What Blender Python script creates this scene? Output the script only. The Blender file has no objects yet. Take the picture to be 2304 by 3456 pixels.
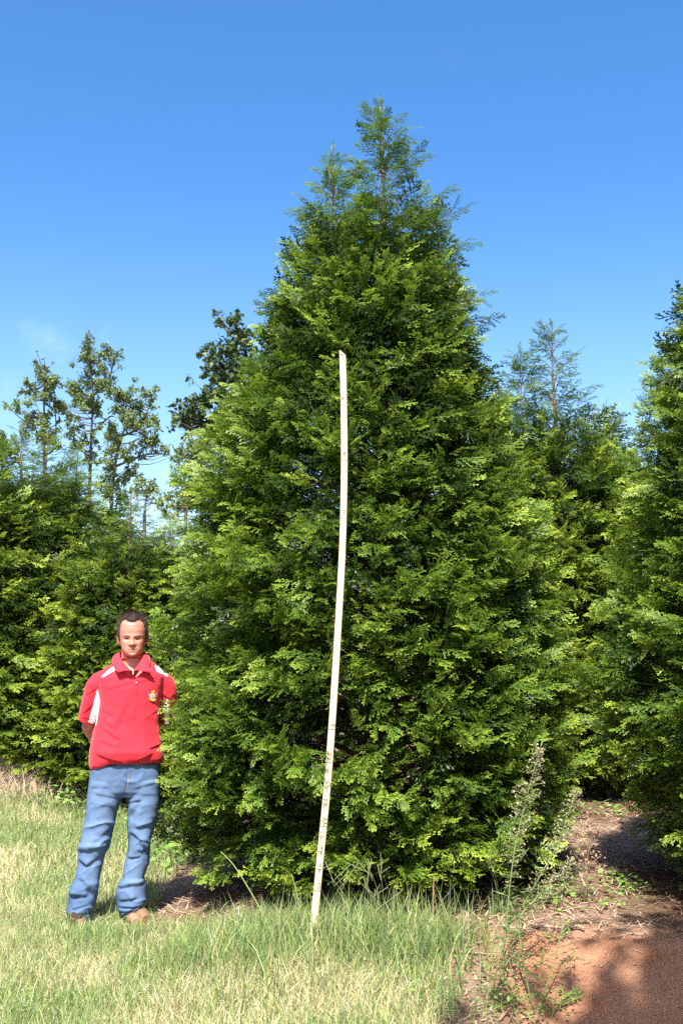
import bpy, math, random
import numpy as np
from mathutils import Vector

# ------------------------------------------------------------------ camera, sky, sun
SC = bpy.context.scene
COL = SC.collection
F = 3736.0                      # focal length in photo pixels (photo is 2304 x 3456)
PITCH = math.radians(6.7)
CAMZ = 1.6
cd = bpy.data.cameras.new('camera')
cam = bpy.data.objects.new('camera', cd)
COL.objects.link(cam)
cd.sensor_fit = 'VERTICAL'
cd.sensor_height = 36.0
cd.lens = 36.0 * F / 3456.0
cd.clip_start = 0.1
cd.clip_end = 3000.0
cam.location = (0, 0, CAMZ)
cam.rotation_euler = (math.radians(90) + PITCH, 0, 0)
SC.camera = cam

SUN_EL, SUN_AZ = math.radians(57), math.radians(9)    # az: degrees to the left of straight behind the camera
SC.view_settings.view_transform = 'Standard'
SC.view_settings.look = 'None'
SC.view_settings.exposure = 1.5
SC.view_settings.gamma = 1.0
SC.render.engine = 'CYCLES'
SC.cycles.max_bounces = 7
SC.cycles.diffuse_bounces = 3
SC.cycles.glossy_bounces = 2
SC.cycles.transmission_bounces = 3
SC.cycles.transparent_max_bounces = 4
SC.cycles.use_denoising = False

def P(px, py, Y):
    """photo pixel -> world point on the plane y = Y"""
    dx, dy = (px - 1152.0) / F, (1728.0 - py) / F
    d = (dx, math.cos(PITCH) - dy * math.sin(PITCH), math.sin(PITCH) + dy * math.cos(PITCH))
    t = Y / d[1]
    return np.array((d[0] * t, Y, CAMZ + d[2] * t))

def PD(px, py):
    v = P(px, py, 1.0) - np.array((0, 0, CAMZ))
    return v / np.linalg.norm(v)

W = bpy.data.worlds.new('World')
SC.world = W
W.use_nodes = True
nt = W.node_tree
nt.nodes.clear()
out = nt.nodes.new('ShaderNodeOutputWorld')
bg = nt.nodes.new('ShaderNodeBackground')
sky = nt.nodes.new('ShaderNodeTexSky')
sky.sky_type = 'NISHITA'
sky.sun_disc = False
sky.sun_elevation = SUN_EL
sky.sun_rotation = math.radians(180) + SUN_AZ
sky.altitude = 300
sky.air_density = 1.0
sky.dust_density = 3.2
sky.ozone_density = 2.2
bg.inputs['Strength'].default_value = 0.09
# faint wisps of cloud low on the left, placed by sky direction
tc = nt.nodes.new('ShaderNodeTexCoord')
nz = nt.nodes.new('ShaderNodeTexNoise')
nz.inputs['Scale'].default_value = 34.0
nz.inputs['Detail'].default_value = 7.0
nz.inputs['Roughness'].default_value = 0.62
nt.links.new(tc.outputs['Generated'], nz.inputs['Vector'])
acc = None
for px, py, rad, amp in ((85, 1110, 1.0, .8), (150, 1165, 1.3, 1.0), (205, 1180, 1.1, .8), (340, 1140, .9, .8), (55, 1305, 1.0, .6), (1520, 195, .8, .35)):
    d = PD(px, py)
    dot = nt.nodes.new('ShaderNodeVectorMath'); dot.operation = 'DOT_PRODUCT'
    nt.links.new(tc.outputs['Generated'], dot.inputs[0])
    dot.inputs[1].default_value = tuple(d)
    mr = nt.nodes.new('ShaderNodeMapRange')
    mr.interpolation_type = 'SMOOTHSTEP'
    mr.inputs['From Min'].default_value = math.cos(math.radians(rad))
    mr.inputs['From Max'].default_value = 1.0
    mr.inputs['To Max'].default_value = amp * .16
    nt.links.new(dot.outputs['Value'], mr.inputs['Value'])
    if acc is None:
        acc = mr.outputs[0]
    else:
        ad = nt.nodes.new('ShaderNodeMath'); ad.operation = 'MAXIMUM'
        nt.links.new(acc, ad.inputs[0]); nt.links.new(mr.outputs[0], ad.inputs[1])
        acc = ad.outputs[0]
mr = nt.nodes.new('ShaderNodeMapRange')
mr.inputs['From Min'].default_value = 0.46
mr.inputs['From Max'].default_value = 0.8
nt.links.new(nz.outputs['Fac'], mr.inputs['Value'])
mul = nt.nodes.new('ShaderNodeMath'); mul.operation = 'MULTIPLY'
nt.links.new(acc, mul.inputs[0]); nt.links.new(mr.outputs[0], mul.inputs[1])
mx = nt.nodes.new('ShaderNodeMix'); mx.data_type = 'RGBA'
nt.links.new(mul.outputs[0], mx.inputs['Factor'])
hs = nt.nodes.new('ShaderNodeHueSaturation')
hs.inputs['Hue'].default_value = .503
hs.inputs['Saturation'].default_value = 1.32
hs.inputs['Value'].default_value = 1.04
nt.links.new(sky.outputs[0], hs.inputs['Color'])
nt.links.new(hs.outputs[0], mx.inputs['A'])
sz = nt.nodes.new('ShaderNodeSeparateXYZ')                      # the sky pales towards the horizon
nt.links.new(tc.outputs['Generated'], sz.inputs[0])
for sock, lo, hi in (('Value', 1.40, 1.13), ('Saturation', 1.22, 1.37)):
    mr = nt.nodes.new('ShaderNodeMapRange'); mr.interpolation_type = 'SMOOTHSTEP'
    for kk, vv in zip(('From Min', 'From Max', 'To Min', 'To Max'), (0.02, .42, lo, hi)): mr.inputs[kk].default_value = vv
    nt.links.new(sz.outputs['Z'], mr.inputs['Value']); nt.links.new(mr.outputs[0], hs.inputs[sock])
mx.inputs['B'].default_value = (6.0, 6.6, 7.2, 1)
nt.links.new(mx.outputs['Result'], bg.inputs['Color'])
nt.links.new(bg.outputs[0], out.inputs[0])

sl = bpy.data.lights.new('sun', 'SUN')
sl.energy = 4.9
sl.angle = math.radians(0.53)
sl.color = (1.0, 0.955, 0.88)
sun = bpy.data.objects.new('sun', sl)
COL.objects.link(sun)
sdir = Vector((-math.sin(SUN_AZ) * math.cos(SUN_EL), -math.cos(SUN_AZ) * math.cos(SUN_EL), math.sin(SUN_EL)))
sun.rotation_euler = sdir.to_track_quat('Z', 'Y').to_euler()
sun.location = (0, -20, 30)

# ------------------------------------------------------------------ helpers
def vnoise(x, y, seed=0):
    """smooth value noise in 0..1 (numpy)"""
    r = np.random.default_rng(seed).random((256, 256))
    xi, yi = np.floor(x).astype(int), np.floor(y).astype(int)
    fx, fy = x - xi, y - yi
    fx, fy = fx * fx * (3 - 2 * fx), fy * fy * (3 - 2 * fy)
    a, b = r[xi & 255, yi & 255], r[(xi + 1) & 255, yi & 255]
    c, d = r[xi & 255, (yi + 1) & 255], r[(xi + 1) & 255, (yi + 1) & 255]
    return (a * (1 - fx) + b * fx) * (1 - fy) + (c * (1 - fx) + d * fx) * fy

def fbm(x, y, seed=0, n=4):
    s, a, t = 0, 1.0, 0
    for i in range(n):
        s = s + a * vnoise(x * 2 ** i, y * 2 ** i, seed + i); t += a; a *= .5
    return s / t

def sst(a, b, x):
    t = np.clip((x - a) / (b - a), 0, 1)
    return t * t * (3 - 2 * t)

def mesh_np(name, V, faces, attrs=None, smooth=False):
    """faces: list of (n,k) int arrays"""
    V = np.ascontiguousarray(V, dtype=np.float32)
    me = bpy.data.meshes.new(name)
    me.vertices.add(len(V))
    me.vertices.foreach_set('co', V.ravel())
    loops = np.concatenate([f.ravel() for f in faces]).astype(np.int32)
    sizes = np.concatenate([np.full(len(f), f.shape[1]) for f in faces]).astype(np.int32)
    starts = np.concatenate(([0], np.cumsum(sizes)[:-1])).astype(np.int32)
    me.loops.add(len(loops))
    me.loops.foreach_set('vertex_index', loops)
    me.polygons.add(len(sizes))
    me.polygons.foreach_set('loop_start', starts)
    me.polygons.foreach_set('loop_total', sizes)
    if smooth:
        me.polygons.foreach_set('use_smooth', np.ones(len(sizes), dtype=bool))
    for k, v in (attrs or {}).items():
        v = np.asarray(v, dtype=np.float32)
        if v.ndim == 1:
            a = me.attributes.new(k, 'FLOAT', 'POINT'); a.data.foreach_set('value', v)
        else:
            a = me.attributes.new(k, 'FLOAT_COLOR', 'POINT')
            if v.shape[1] == 3:
                v = np.concatenate((v, np.ones((len(v), 1), np.float32)), 1)
            a.data.foreach_set('color', np.ascontiguousarray(v).ravel())
    me.update(calc_edges=True)
    me.validate()
    return me

def link(name, me, mat=None, parent=None, loc=None):
    o = bpy.data.objects.new(name, me)
    COL.objects.link(o)
    if mat is not None and not me.materials:
        me.materials.append(mat)
    if parent is not None:
        o.parent = parent
    if loc is not None:
        o.location = loc
    return o

def tag(o, label=None, cat=None, group=None, kind=None):
    if label: o['label'] = label
    if cat: o['category'] = cat
    if group: o['group'] = group
    if kind: o['kind'] = kind
    return o

def empty(name, loc, rz=0.0, label=None, cat=None, group=None):
    o = bpy.data.objects.new(name, None)
    o.empty_display_size = 0.2
    COL.objects.link(o)
    o.location = loc
    o.rotation_euler = (0, 0, rz)
    return tag(o, label, cat, group)

class Acc:
    """collects vertex / quad / tri blocks"""
    def __init__(s):
        s.V, s.Q, s.T, s.A, s.n = [], [], [], {}, 0
    def add(s, V, Q=None, T=None, **at):
        V = np.asarray(V, float)
        s.V.append(V)
        if Q is not None and len(Q): s.Q.append(np.asarray(Q, int) + s.n)
        if T is not None and len(T): s.T.append(np.asarray(T, int) + s.n)
        for k, v in at.items():
            v = np.asarray(v, float)
            if v.ndim == 0: v = np.full(len(V), float(v))
            s.A.setdefault(k, []).append(v)
        s.n += len(V)
    def mesh(s, name, smooth=False):
        fs = []
        if s.Q: fs.append(np.concatenate(s.Q))
        if s.T: fs.append(np.concatenate(s.T))
        return mesh_np(name, np.concatenate(s.V), fs, {k: np.concatenate(v) for k, v in s.A.items()}, smooth)

def tube(acc, pts, radii, n=6, cap=True, **at):
    pts = np.asarray(pts, float)
    m = len(pts)
    radii = np.broadcast_to(np.asarray(radii, float), (m,))
    tang = np.gradient(pts, axis=0)
    tang /= np.linalg.norm(tang, axis=1, keepdims=True) + 1e-9
    ref = np.array((0., 0., 1.)) if abs(tang[:, 2]).mean() < .8 else np.array((1., 0., 0.))
    u = np.cross(tang, ref); u /= np.linalg.norm(u, axis=1, keepdims=True) + 1e-9
    v = np.cross(tang, u)
    a = np.arange(n) * 2 * math.pi / n
    V = pts[:, None, :] + radii[:, None, None] * (np.cos(a)[None, :, None] * u[:, None, :] + np.sin(a)[None, :, None] * v[:, None, :])
    V = V.reshape(-1, 3)
    i = np.arange(m - 1)[:, None] * n; j = np.arange(n)[None, :]
    Q = np.stack((i + j, i + (j + 1) % n, i + n + (j + 1) % n, i + n + j), -1).reshape(-1, 4)
    T = None
    if cap:
        V = np.concatenate((V, pts[:1], pts[-1:]))
        T = [(m * n, (k + 1) % n, k) for k in range(n)] + [(m * n + 1, (m - 1) * n + k, (m - 1) * n + (k + 1) % n) for k in range(n)]
    acc.add(V, Q, T, **at)

def spline(pts, n):
    """Catmull-Rom through pts"""
    p = np.asarray(pts, float)
    p = np.concatenate((2 * p[:1] - p[1:2], p, 2 * p[-1:] - p[-2:-1]))
    k = len(p) - 3
    t = np.linspace(0, k - 1e-6, n)
    i = t.astype(int); f = (t - i)[:, None]
    a, b, c, d = p[i], p[i + 1], p[i + 2], p[i + 3]
    return .5 * (2 * b + (c - a) * f + (2 * a - 5 * b + 4 * c - d) * f ** 2 + (3 * b - a - 3 * c + d) * f ** 3)

# ------------------------------------------------------------------ materials
def new_mat(name):
    m = bpy.data.materials.new(name)
    m.use_nodes = True
    return m, m.node_tree, m.node_tree.nodes['Principled BSDF'], m.node_tree.nodes['Material Output']

def N(nt, typ, **inp):
    n = nt.nodes.new(typ)
    for k, v in inp.items():
        n.inputs[k].default_value = v
    return n

def attr(nt, name):
    n = nt.nodes.new('ShaderNodeAttribute'); n.attribute_name = name
    return n

def mix(nt, fac, a, b, mode='MIX'):
    n = nt.nodes.new('ShaderNodeMix'); n.data_type = 'RGBA'; n.blend_type = mode
    for s, v in (('Factor', fac), ('A', a), ('B', b)):
        if isinstance(v, bpy.types.NodeSocket): nt.links.new(v, n.inputs[s])
        elif s == 'Factor': n.inputs[s].default_value = v
        else: n.inputs[s].default_value = (*v, 1)
    return n.outputs['Result']

def rng(nt, v, a, b, c=0.0, d=1.0):
    n = nt.nodes.new('ShaderNodeMapRange')
    nt.links.new(v, n.inputs['Value'])
    for k, x in zip(('From Min', 'From Max', 'To Min', 'To Max'), (a, b, c, d)): n.inputs[k].default_value = x
    return n.outputs[0]

def noise(nt, scale, detail=4.0, rough=0.55, coord='Object'):
    tcn = nt.nodes.new('ShaderNodeTexCoord')
    n = N(nt, 'ShaderNodeTexNoise', Scale=scale, Detail=detail, Roughness=rough)
    nt.links.new(tcn.outputs[coord], n.inputs['Vector'])
    return n.outputs['Fac']

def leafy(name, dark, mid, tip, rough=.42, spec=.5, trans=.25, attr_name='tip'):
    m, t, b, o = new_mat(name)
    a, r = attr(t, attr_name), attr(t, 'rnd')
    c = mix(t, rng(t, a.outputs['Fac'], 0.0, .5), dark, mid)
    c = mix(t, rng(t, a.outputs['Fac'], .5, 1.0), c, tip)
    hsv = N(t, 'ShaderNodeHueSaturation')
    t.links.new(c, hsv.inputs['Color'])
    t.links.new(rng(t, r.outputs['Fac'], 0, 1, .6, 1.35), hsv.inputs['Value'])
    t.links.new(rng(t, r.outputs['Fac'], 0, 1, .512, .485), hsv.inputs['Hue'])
    t.links.new(hsv.outputs[0], b.inputs['Base Color'])
    b.inputs['Roughness'].default_value = rough
    b.inputs['Specular IOR Level'].default_value = spec
    tr = N(t, 'ShaderNodeBsdfTranslucent')
    t.links.new(hsv.outputs[0], tr.inputs['Color'])
    ms = N(t, 'ShaderNodeMixShader', Fac=trans)
    t.links.new(b.outputs[0], ms.inputs[1]); t.links.new(tr.outputs[0], ms.inputs[2])
    t.links.new(ms.outputs[0], o.inputs['Surface'])
    return m

def bark(name, c1, c2, scale=30):
    m, t, b, o = new_mat(name)
    f = noise(t, scale, 6, .65)
    t.links.new(mix(t, rng(t, f, .35, .65), c1, c2), b.inputs['Base Color'])
    b.inputs['Roughness'].default_value = .85
    bm = N(t, 'ShaderNodeBump', Strength=.5, Distance=.01)
    t.links.new(f, bm.inputs['Height']); t.links.new(bm.outputs[0], b.inputs['Normal'])
    return m

def vcol(name, rough=.8, spec=.2, var=.12, scale=180, bump=.0):
    m, t, b, o = new_mat(name)
    a = attr(t, 'col')
    f = noise(t, scale, 3)
    c = mix(t, 1.0, a.outputs['Color'], mix(t, f, (1 - var,) * 3, (1 + var,) * 3), 'MULTIPLY')
    t.links.new(c, b.inputs['Base Color'])
    b.inputs['Roughness'].default_value = rough
    b.inputs['Specular IOR Level'].default_value = spec
    if bump:
        bm = N(t, 'ShaderNodeBump', Strength=bump, Distance=.002)
        t.links.new(f, bm.inputs['Height']); t.links.new(bm.outputs[0], b.inputs['Normal'])
    return m

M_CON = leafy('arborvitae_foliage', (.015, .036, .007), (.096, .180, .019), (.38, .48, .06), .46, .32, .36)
M_BARK = bark('conifer_bark', (.11, .06, .04), (.24, .165, .12))
M_BARK2 = bark('grey_bark', (.05, .043, .036), (.13, .115, .10), 12)
M_LEAF = leafy('broadleaf_foliage', (.07, .115, .035), (.13, .19, .065), (.23, .29, .12), .6, .2, .35)
M_OAK = leafy('oak_foliage', (.02, .045, .015), (.045, .085, .025), (.09, .13, .045), .5, .3, .25)
# ------------------------------------------------------------------ the ground
def height(x, y):
    x, y = np.asarray(x, float), np.asarray(y, float)
    amp = sst(-1.25, -.3, x)
    y0 = 4.75 + .38 * sst(.3, 1.2, x)
    y1 = 5.75 - .15 * sst(.3, 1.2, x) + .12 * (vnoise(x * 2.1, y * 0 + 3.3, 5) - .5)
    z = .17 * amp * sst(0, 1, (y - y0) / (y1 - y0))
    z = z - .22 * sst(.45, 1.1, x) * (1 - sst(4.95, 5.55, y))
    z = z + .012 * np.clip(y - 6.2, 0, 8)
    z = z + .26 * sst(-1.2, -3.0, x) * sst(7.5, 11.5, y)
    z = z + .22 * np.exp(-((x + 3.55) / .7) ** 2 - ((y - 10.4) / .5) ** 2)
    rough = .05 * (fbm(x * 1.7, y * 1.7, 11) - .5) + .018 * (fbm(x * 9, y * 9, 21, 3) - .5)
    clay = sst(.4, .9, x) * (1 - sst(5.75, 6.3, y))
    rough = rough + clay * (.075 * (fbm(x * 5, y * 7, 31, 4) - .5))
    fade = np.exp(-((np.hypot(x, y - 6)) / 60.0) ** 2)
    return z * fade + rough * fade

TREES_XY = [(.27, 7.1), (2.72, 6.55), (2.55, 2.3), (1.82, 10.0), (3.55, 14.0), (-3.1, 11.6), (-2.0, 11.1), (-4.75, 11.3)]
def zones(x, y):
    """clay, litter (bare under trees), dark needles; what is left is lawn"""
    n = fbm(x * 3, y * 3, 41) - .5
    lawn_edge = .46 + .9 * n - .25 * sst(5.2, 5.9, y)
    bare = sst(-.18, .18, x - lawn_edge) * sst(3, 4, y)
    back = sst(-.25, .25, (y - 5.95) + .5 * n) * sst(-1.28, -1.0, x + .25 * n)      # under the trees
    under = np.zeros_like(x)
    for tx, ty in TREES_XY:
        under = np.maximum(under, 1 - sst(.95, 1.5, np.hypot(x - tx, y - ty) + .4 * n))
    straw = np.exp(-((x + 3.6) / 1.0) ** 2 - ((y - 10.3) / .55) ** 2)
    litter = np.clip(np.maximum.reduce((bare, back, under, sst(.25, .6, straw))), 0, 1)
    clay = sst(.52, .9, x + .5 * n) * (1 - sst(5.45, 5.85, y + .5 * n)) * sst(3.5, 4, y)
    return clay, litter, under

def axis(lo, hi, step, far):
    core = np.arange(lo, hi + 1e-6, step)
    ext = []
    d, s = 0, step
    while d < far:
        s *= 1.22; d += s; ext.append(d)
    ext = np.array(ext)
    return np.concatenate((lo - ext[::-1], core, hi + ext))
gx, gy = axis(-4.6, 4.6, .04, 900), axis(4.2, 12.4, .04, 900)
X, Y = np.meshgrid(gx, gy)
Z = height(X, Y)
nx, ny = len(gx), len(gy)
ii = (np.arange(ny - 1)[:, None] * nx + np.arange(nx - 1)[None, :]).ravel()
Q = np.stack((ii, ii + 1, ii + 1 + nx, ii + nx), 1)
cl, li, un = zones(X.ravel(), Y.ravel())
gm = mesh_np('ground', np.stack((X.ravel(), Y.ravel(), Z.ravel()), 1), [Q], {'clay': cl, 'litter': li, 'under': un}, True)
m, t, b, o = new_mat('ground')
f1, f2, f3 = noise(t, 5, 8, .65), noise(t, 45, 8, .75), noise(t, 260, 3, .6)
lawn = mix(t, rng(t, f2, .38, .62), (.16, .15, .055), (.36, .31, .16))
lit = mix(t, rng(t, f2, .36, .64), (.17, .085, .055), (.46, .31, .21))
lit = mix(t, rng(t, f3, .45, .7), lit, (.55, .42, .31))
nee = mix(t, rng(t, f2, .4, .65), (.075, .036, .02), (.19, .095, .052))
cla = mix(t, rng(t, f1, .35, .65), (.53, .245, .135), (.66, .355, .22))
cla = mix(t, rng(t, f2, .52, .72), cla, (.62, .40, .28))
c = mix(t, attr(t, 'litter').outputs['Fac'], lawn, lit)
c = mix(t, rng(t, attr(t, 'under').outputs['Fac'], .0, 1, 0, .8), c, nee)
c = mix(t, attr(t, 'clay').outputs['Fac'], c, cla)
t.links.new(c, b.inputs['Base Color'])
b.inputs['Roughness'].default_value = .95
b.inputs['Specular IOR Level'].default_value = 0
bm = N(t, 'ShaderNodeBump', Strength=1.0, Distance=.05)
t.links.new(f2, bm.inputs['Height']); t.links.new(bm.outputs[0], b.inputs['Normal'])
tag(link('ground', gm, m), kind='structure')

# ------------------------------------------------------------------ conifers
def spray_template(seed, nl=9, fine=True):
    """flat feathery branchlet, grows along +X, unit length, normal +Z. returns V, Q, tip"""
    r = np.random.default_rng(seed)
    V, Q, Tp = [], [], []
    def blade(p, d, L, w, t0, t1, up=np.array((0, 0, 1.))):
        s = np.cross(up, d); s /= np.linalg.norm(s) + 1e-9
        k = len(V)
        bow = r.normal(0, .012)
        V.extend((p - s * w * .25, p + d * L * .55 + s * w * .5 + up * bow, p + d * L, p + d * L * .55 - s * w * .5 + up * bow))
        Q.append((k, k + 3, k + 2, k + 1))
        Tp.extend((t0, (t0 + t1) / 2, t1, (t0 + t1) / 2))
    def curve(t):
        return np.array((t, .06 * math.sin(t * 2.2) * cy, -.16 * t * t + cz * t))
    cy, cz = r.normal(0, 1), r.normal(0.05, .06)
    K = 5
    for i in range(K):
        a, c2 = curve(i / K), curve((i + 1) / K)
        d = c2 - a; L = np.linalg.norm(d)
        blade(a, d / L, L * 1.15, .03 - .012 * i / K, .15 + .5 * i / K, .25 + .6 * (i + 1) / K)
    for i in range(nl * 2):
        side = 1 if i % 2 else -1
        t = .06 + .9 * i / (nl * 2) + r.normal(0, .012)
        L = (.40 * (1 - t) ** .8 * (.45 + .55 * min(1, t * 5)) + .10) * r.uniform(.7, 1.2)
        ang = math.radians(r.normal(41 - 12 * t, 6))
        tilt = r.normal(-.12, .18)
        d = np.array((math.cos(ang), side * math.sin(ang), tilt)); d /= np.linalg.norm(d)
        p = curve(t)
        if not fine:
            blade(p, d, L, .085, .1 + .5 * t, .35 + .65 * t + .2)
            continue
        droop = r.uniform(.1, .35)
        m = max(2, int(L / .13))
        prev = p
        for j in range(m):
            s0 = (j + .6) / m
            q = p + d * L * s0 + np.array((.05 * s0 * s0, 0, -droop * L * s0 * s0))
            dd = q - prev; l2 = np.linalg.norm(dd) + 1e-9
            blade(prev, dd / l2, l2 * 1.3, .045, .2 + .5 * t * s0, .3 + .6 * max(t, s0))
            prev = q
            for sd in (1, -1):
                a2 = math.radians(r.normal(33, 8)) * sd
                ca, sa = math.cos(a2), math.sin(a2)
                e = np.array((d[0] * ca - d[1] * sa, d[0] * sa + d[1] * ca, d[2] + r.normal(-.1, .16)))
                e /= np.linalg.norm(e)
                blade(q, e, (.15 * (1 - .4 * s0)) * r.uniform(.6, 1.3), .052, .25 + .4 * s0, .55 + .45 * max(s0, t))
    return np.array(V), np.array(Q), np.clip(np.array(Tp), 0, 1)

SPR_FINE = [spray_template(100 + i, 5) for i in range(8)]
SPR_MID = [spray_template(300 + i, 5) for i in range(5)]
SPR_COARSE = [spray_template(200 + i, 4) for i in range(5)]

def place_sprays(acc, tmpl, pos, dirs, up, scale, rnd, tipk, rg):
    """batch: pos (n,3), dirs (n,3), up (n,3), scale (n,)"""
    n = len(pos)
    if n == 0: return
    d = dirs / (np.linalg.norm(dirs, axis=1, keepdims=True) + 1e-9)
    s = np.cross(up, d); s /= np.linalg.norm(s, axis=1, keepdims=True) + 1e-9
    u = np.cross(d, s)
    which = rg.integers(0, len(tmpl), n)
    for k, (V, Q, Tp) in enumerate(tmpl):
        ix = np.nonzero(which == k)[0]
        if not len(ix): continue
        R = np.stack((d[ix], s[ix], u[ix]), 2)
        VV = np.einsum('nij,vj->nvi', R, V) * scale[ix][:, None, None] + pos[ix][:, None, :]
        QQ = (Q[None] + (np.arange(len(ix)) * len(V))[:, None, None]).reshape(-1, 4)
        tp = np.clip(Tp[None] * tipk[ix][:, None], 0, 1)
        acc.add(VV.reshape(-1, 3), QQ, None, tip=tp.ravel(), rnd=np.repeat(rnd[ix], len(V)))

def conifer(seed, H, prof, leaders, nclump, nlimb, fine=True, spray=.24, per=9, zsolid=.72, extra=()):
    """prof: array rows (z, rl, rr) of the outline left / right. leaders: (x, y, z0, ztop, lean) besides the trunk at (0,0).
    returns (crown mesh, trunk mesh)"""
    rg = np.random.default_rng(seed)
    pz, pl, pr = prof[:, 0], prof[:, 1], prof[:, 2]
    def R(z, az):
        l, r_ = np.interp(z, pz, pl), np.interp(z, pz, pr)
        c = np.cos(az)
        return (l * (1 - c) + r_ * (1 + c)) / 2
    crown, wood = Acc(), Acc()
    zs = np.linspace(0, H, 26)
    wob = np.stack((.012 * np.sin(zs * 3.1 + seed), .012 * np.cos(zs * 2.3 + seed), zs), 1)
    tube(wood, wob, np.interp(zs, (0, H * .5, H * .85, H), (.075, .045, .011, .0015)), 8)
    def axis_at(z): return np.array((.012 * math.sin(z * 3.1 + seed), .012 * math.cos(z * 2.3 + seed), z))
    stems = [(lambda z: axis_at(z), 0.0, H)]
    for (lx, ly, z0, zt) in leaders:
        ps = spline([axis_at(z0), (lx * .55, ly * .55, z0 + (zt - z0) * .22), (lx * .95, ly * .95, z0 + (zt - z0) * .6), (lx, ly, zt)], 16)
        tube(wood, ps, np.linspace(.024, .0012, 16), 6)
        stems.append((lambda z, ps=ps: np.array((np.interp(z, ps[:, 2], ps[:, 0]), np.interp(z, ps[:, 2], ps[:, 1]), z)), z0 + .3 * (zt - z0), zt))
    PO, DI, UP, SCL, RN, TK = [], [], [], [], [], []
    def put(p, d, up, s, rn, tk=1.0):
        PO.append(p); DI.append(d); UP.append(up); SCL.append(s); RN.append(rn); TK.append(tk)
    ztop_solid = H * zsolid
    # full body: clumps on the envelope
    zz = np.linspace(.2, ztop_solid + .12 * H, 400)
    wgt = np.interp(zz, pz, (pl + pr) / 2) + .12
    wgt = np.where(zz > ztop_solid, wgt * np.clip(1 - (zz - ztop_solid) / (.12 * H), 0, 1), wgt)
    cdf = np.cumsum(wgt); cdf /= cdf[-1]
    q = (np.arange(nclump) + rg.random(nclump)) / nclump
    cz = np.interp(q, cdf, zz)
    caz = (np.arange(nclump) * 2.399963 + rg.normal(0, .25, nclump)) % (2 * math.pi)
    lump = fbm(caz * 2.2 + 7, cz * 2.6, seed + 3, 3)
    cr = R(cz, caz) * (.80 + .28 * lump + rg.normal(0, .075, nclump))
    cl_list = [(cz[i], caz[i], cr[i]) for i in range(nclump)] + [(e[0], e[1], e[2]) for e in extra]
    for k, (z, az, r) in enumerate(cl_list):
        ca, sa = math.cos(az), math.sin(az)
        radial = np.array((ca, sa, 0)); side = np.array((-sa, ca, 0))
        rise = .55 * r * (.35 + .9 * z / H)
        z0 = max(.05, z - rise)
        end = np.array((ca * r, sa * r, z))
        pts = spline([axis_at(z0), (ca * r * .5, sa * r * .5, z0 + (z - z0) * .72), end], 6)
        if k % 2 == 0:
            tube(wood, pts[:5], np.linspace(.010, .003, 5), 4, False)
        up_ang = .08 + .55 * (z / H) + rg.normal(0, .18)
        gen = radial * math.cos(up_ang) + np.array((0, 0, math.sin(up_ang)))
        rn = np.clip(rg.normal(.5, .22), 0, 1)
        cs = spray * rg.uniform(.8, 1.2)
        per_ = per if z < ztop_solid else per // 2
        for j in range(per_):
            back = rg.random() ** 1.4 * .42
            off = side * rg.normal(0, .07) + np.array((0, 0, rg.normal(0, .035)))
            yaw = rg.normal(0, .5)
            d = gen * math.cos(yaw) + side * math.sin(yaw) + np.array((0, 0, rg.normal(.03, .30)))
            base = end - gen * (back + .45 * cs) + off
            up = np.array((0, 0, 1.)) * .85 + radial * .55 + side * rg.normal(0, .5) + rg.normal(0, .15, 3)
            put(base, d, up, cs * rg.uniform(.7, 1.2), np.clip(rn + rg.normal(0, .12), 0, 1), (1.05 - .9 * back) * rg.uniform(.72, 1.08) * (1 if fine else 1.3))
    # airy top: limbs with sprays set along both sides
    for k_st, (st, za, zb) in enumerate(stems):
        n = int(nlimb * (zb - max(za, ztop_solid * .9)) / (H - ztop_solid * .9))
        for i in range(max(n, 4)):
            f = (i + rg.random()) / max(n, 4)
            zlo = max(za, ztop_solid * .88)
            z = zlo + (zb - zlo) * f ** .9
            if z > zb - .12: continue
            az = i * 2.399963 + rg.normal(0, .3)
            top_d = zb - z
            L = min(.03 + .44 * top_d, .58, .17 + 1.0 * float(R(min(z + .25, H), az))) * rg.choice((.6, .85, 1.0, 1.25)) * (1 if k_st == 0 else .72)
            el = math.radians(rg.normal(44, 13))
            p0 = st(z)
            ca, sa = math.cos(az), math.sin(az)
            p1 = p0 + L * .5 * np.array((ca * math.cos(el), sa * math.cos(el), math.sin(el)))
            el2 = el - .35
            p2 = p1 + L * .5 * np.array((ca * math.cos(el2), sa * math.cos(el2), math.sin(el2)))
            pts = spline([p0, p1, p2], 7)
            tube(wood, pts, np.linspace(.0045, .0015, 7), 4, False)
            ns = max(2, int(L / (.042 if fine else .06)))
            rn = np.clip(rg.normal(.5, .2), 0, 1)
            side = np.array((-sa, ca, 0))
            for j in range(ns + 1):
                s = .22 + .78 * j / max(ns, 1)
                q = np.array([np.interp(s * 6, np.arange(7), pts[:, a]) for a in range(3)])
                tg = (p2 - p1) / (np.linalg.norm(p2 - p1) + 1e-9)
                sg = 1 if j % 2 else -1
                d = tg if j == ns else tg * .75 + side * sg * rg.uniform(.45, .9) + np.array((0, 0, rg.normal(-.05, .2)))
                up = np.cross(tg, side); up = up if up[2] > 0 else -up
                put(q, d, up + rg.normal(0, .3, 3), spray * rg.uniform(.85, 1.4) * (1.1 - .35 * s) * min(1.0, .45 + 1.3 * top_d), np.clip(rn + rg.normal(0, .1), 0, 1), rg.uniform(.55, .95))
        # leader tip: a few upright shoots
        for j in range(10):
            z = zb - .015 - .033 * j
            az = rg.random() * 6.28
            put(st(z), np.array((.09 * (j + 1) * math.cos(az), .09 * (j + 1) * math.sin(az), 1.)), np.array((math.sin(az), -math.cos(az), .1)), spray * (.3 + .06 * j) * rg.uniform(.8, 1.2), .5, .9)
    A_ = lambda L: np.array(L, float)
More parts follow.
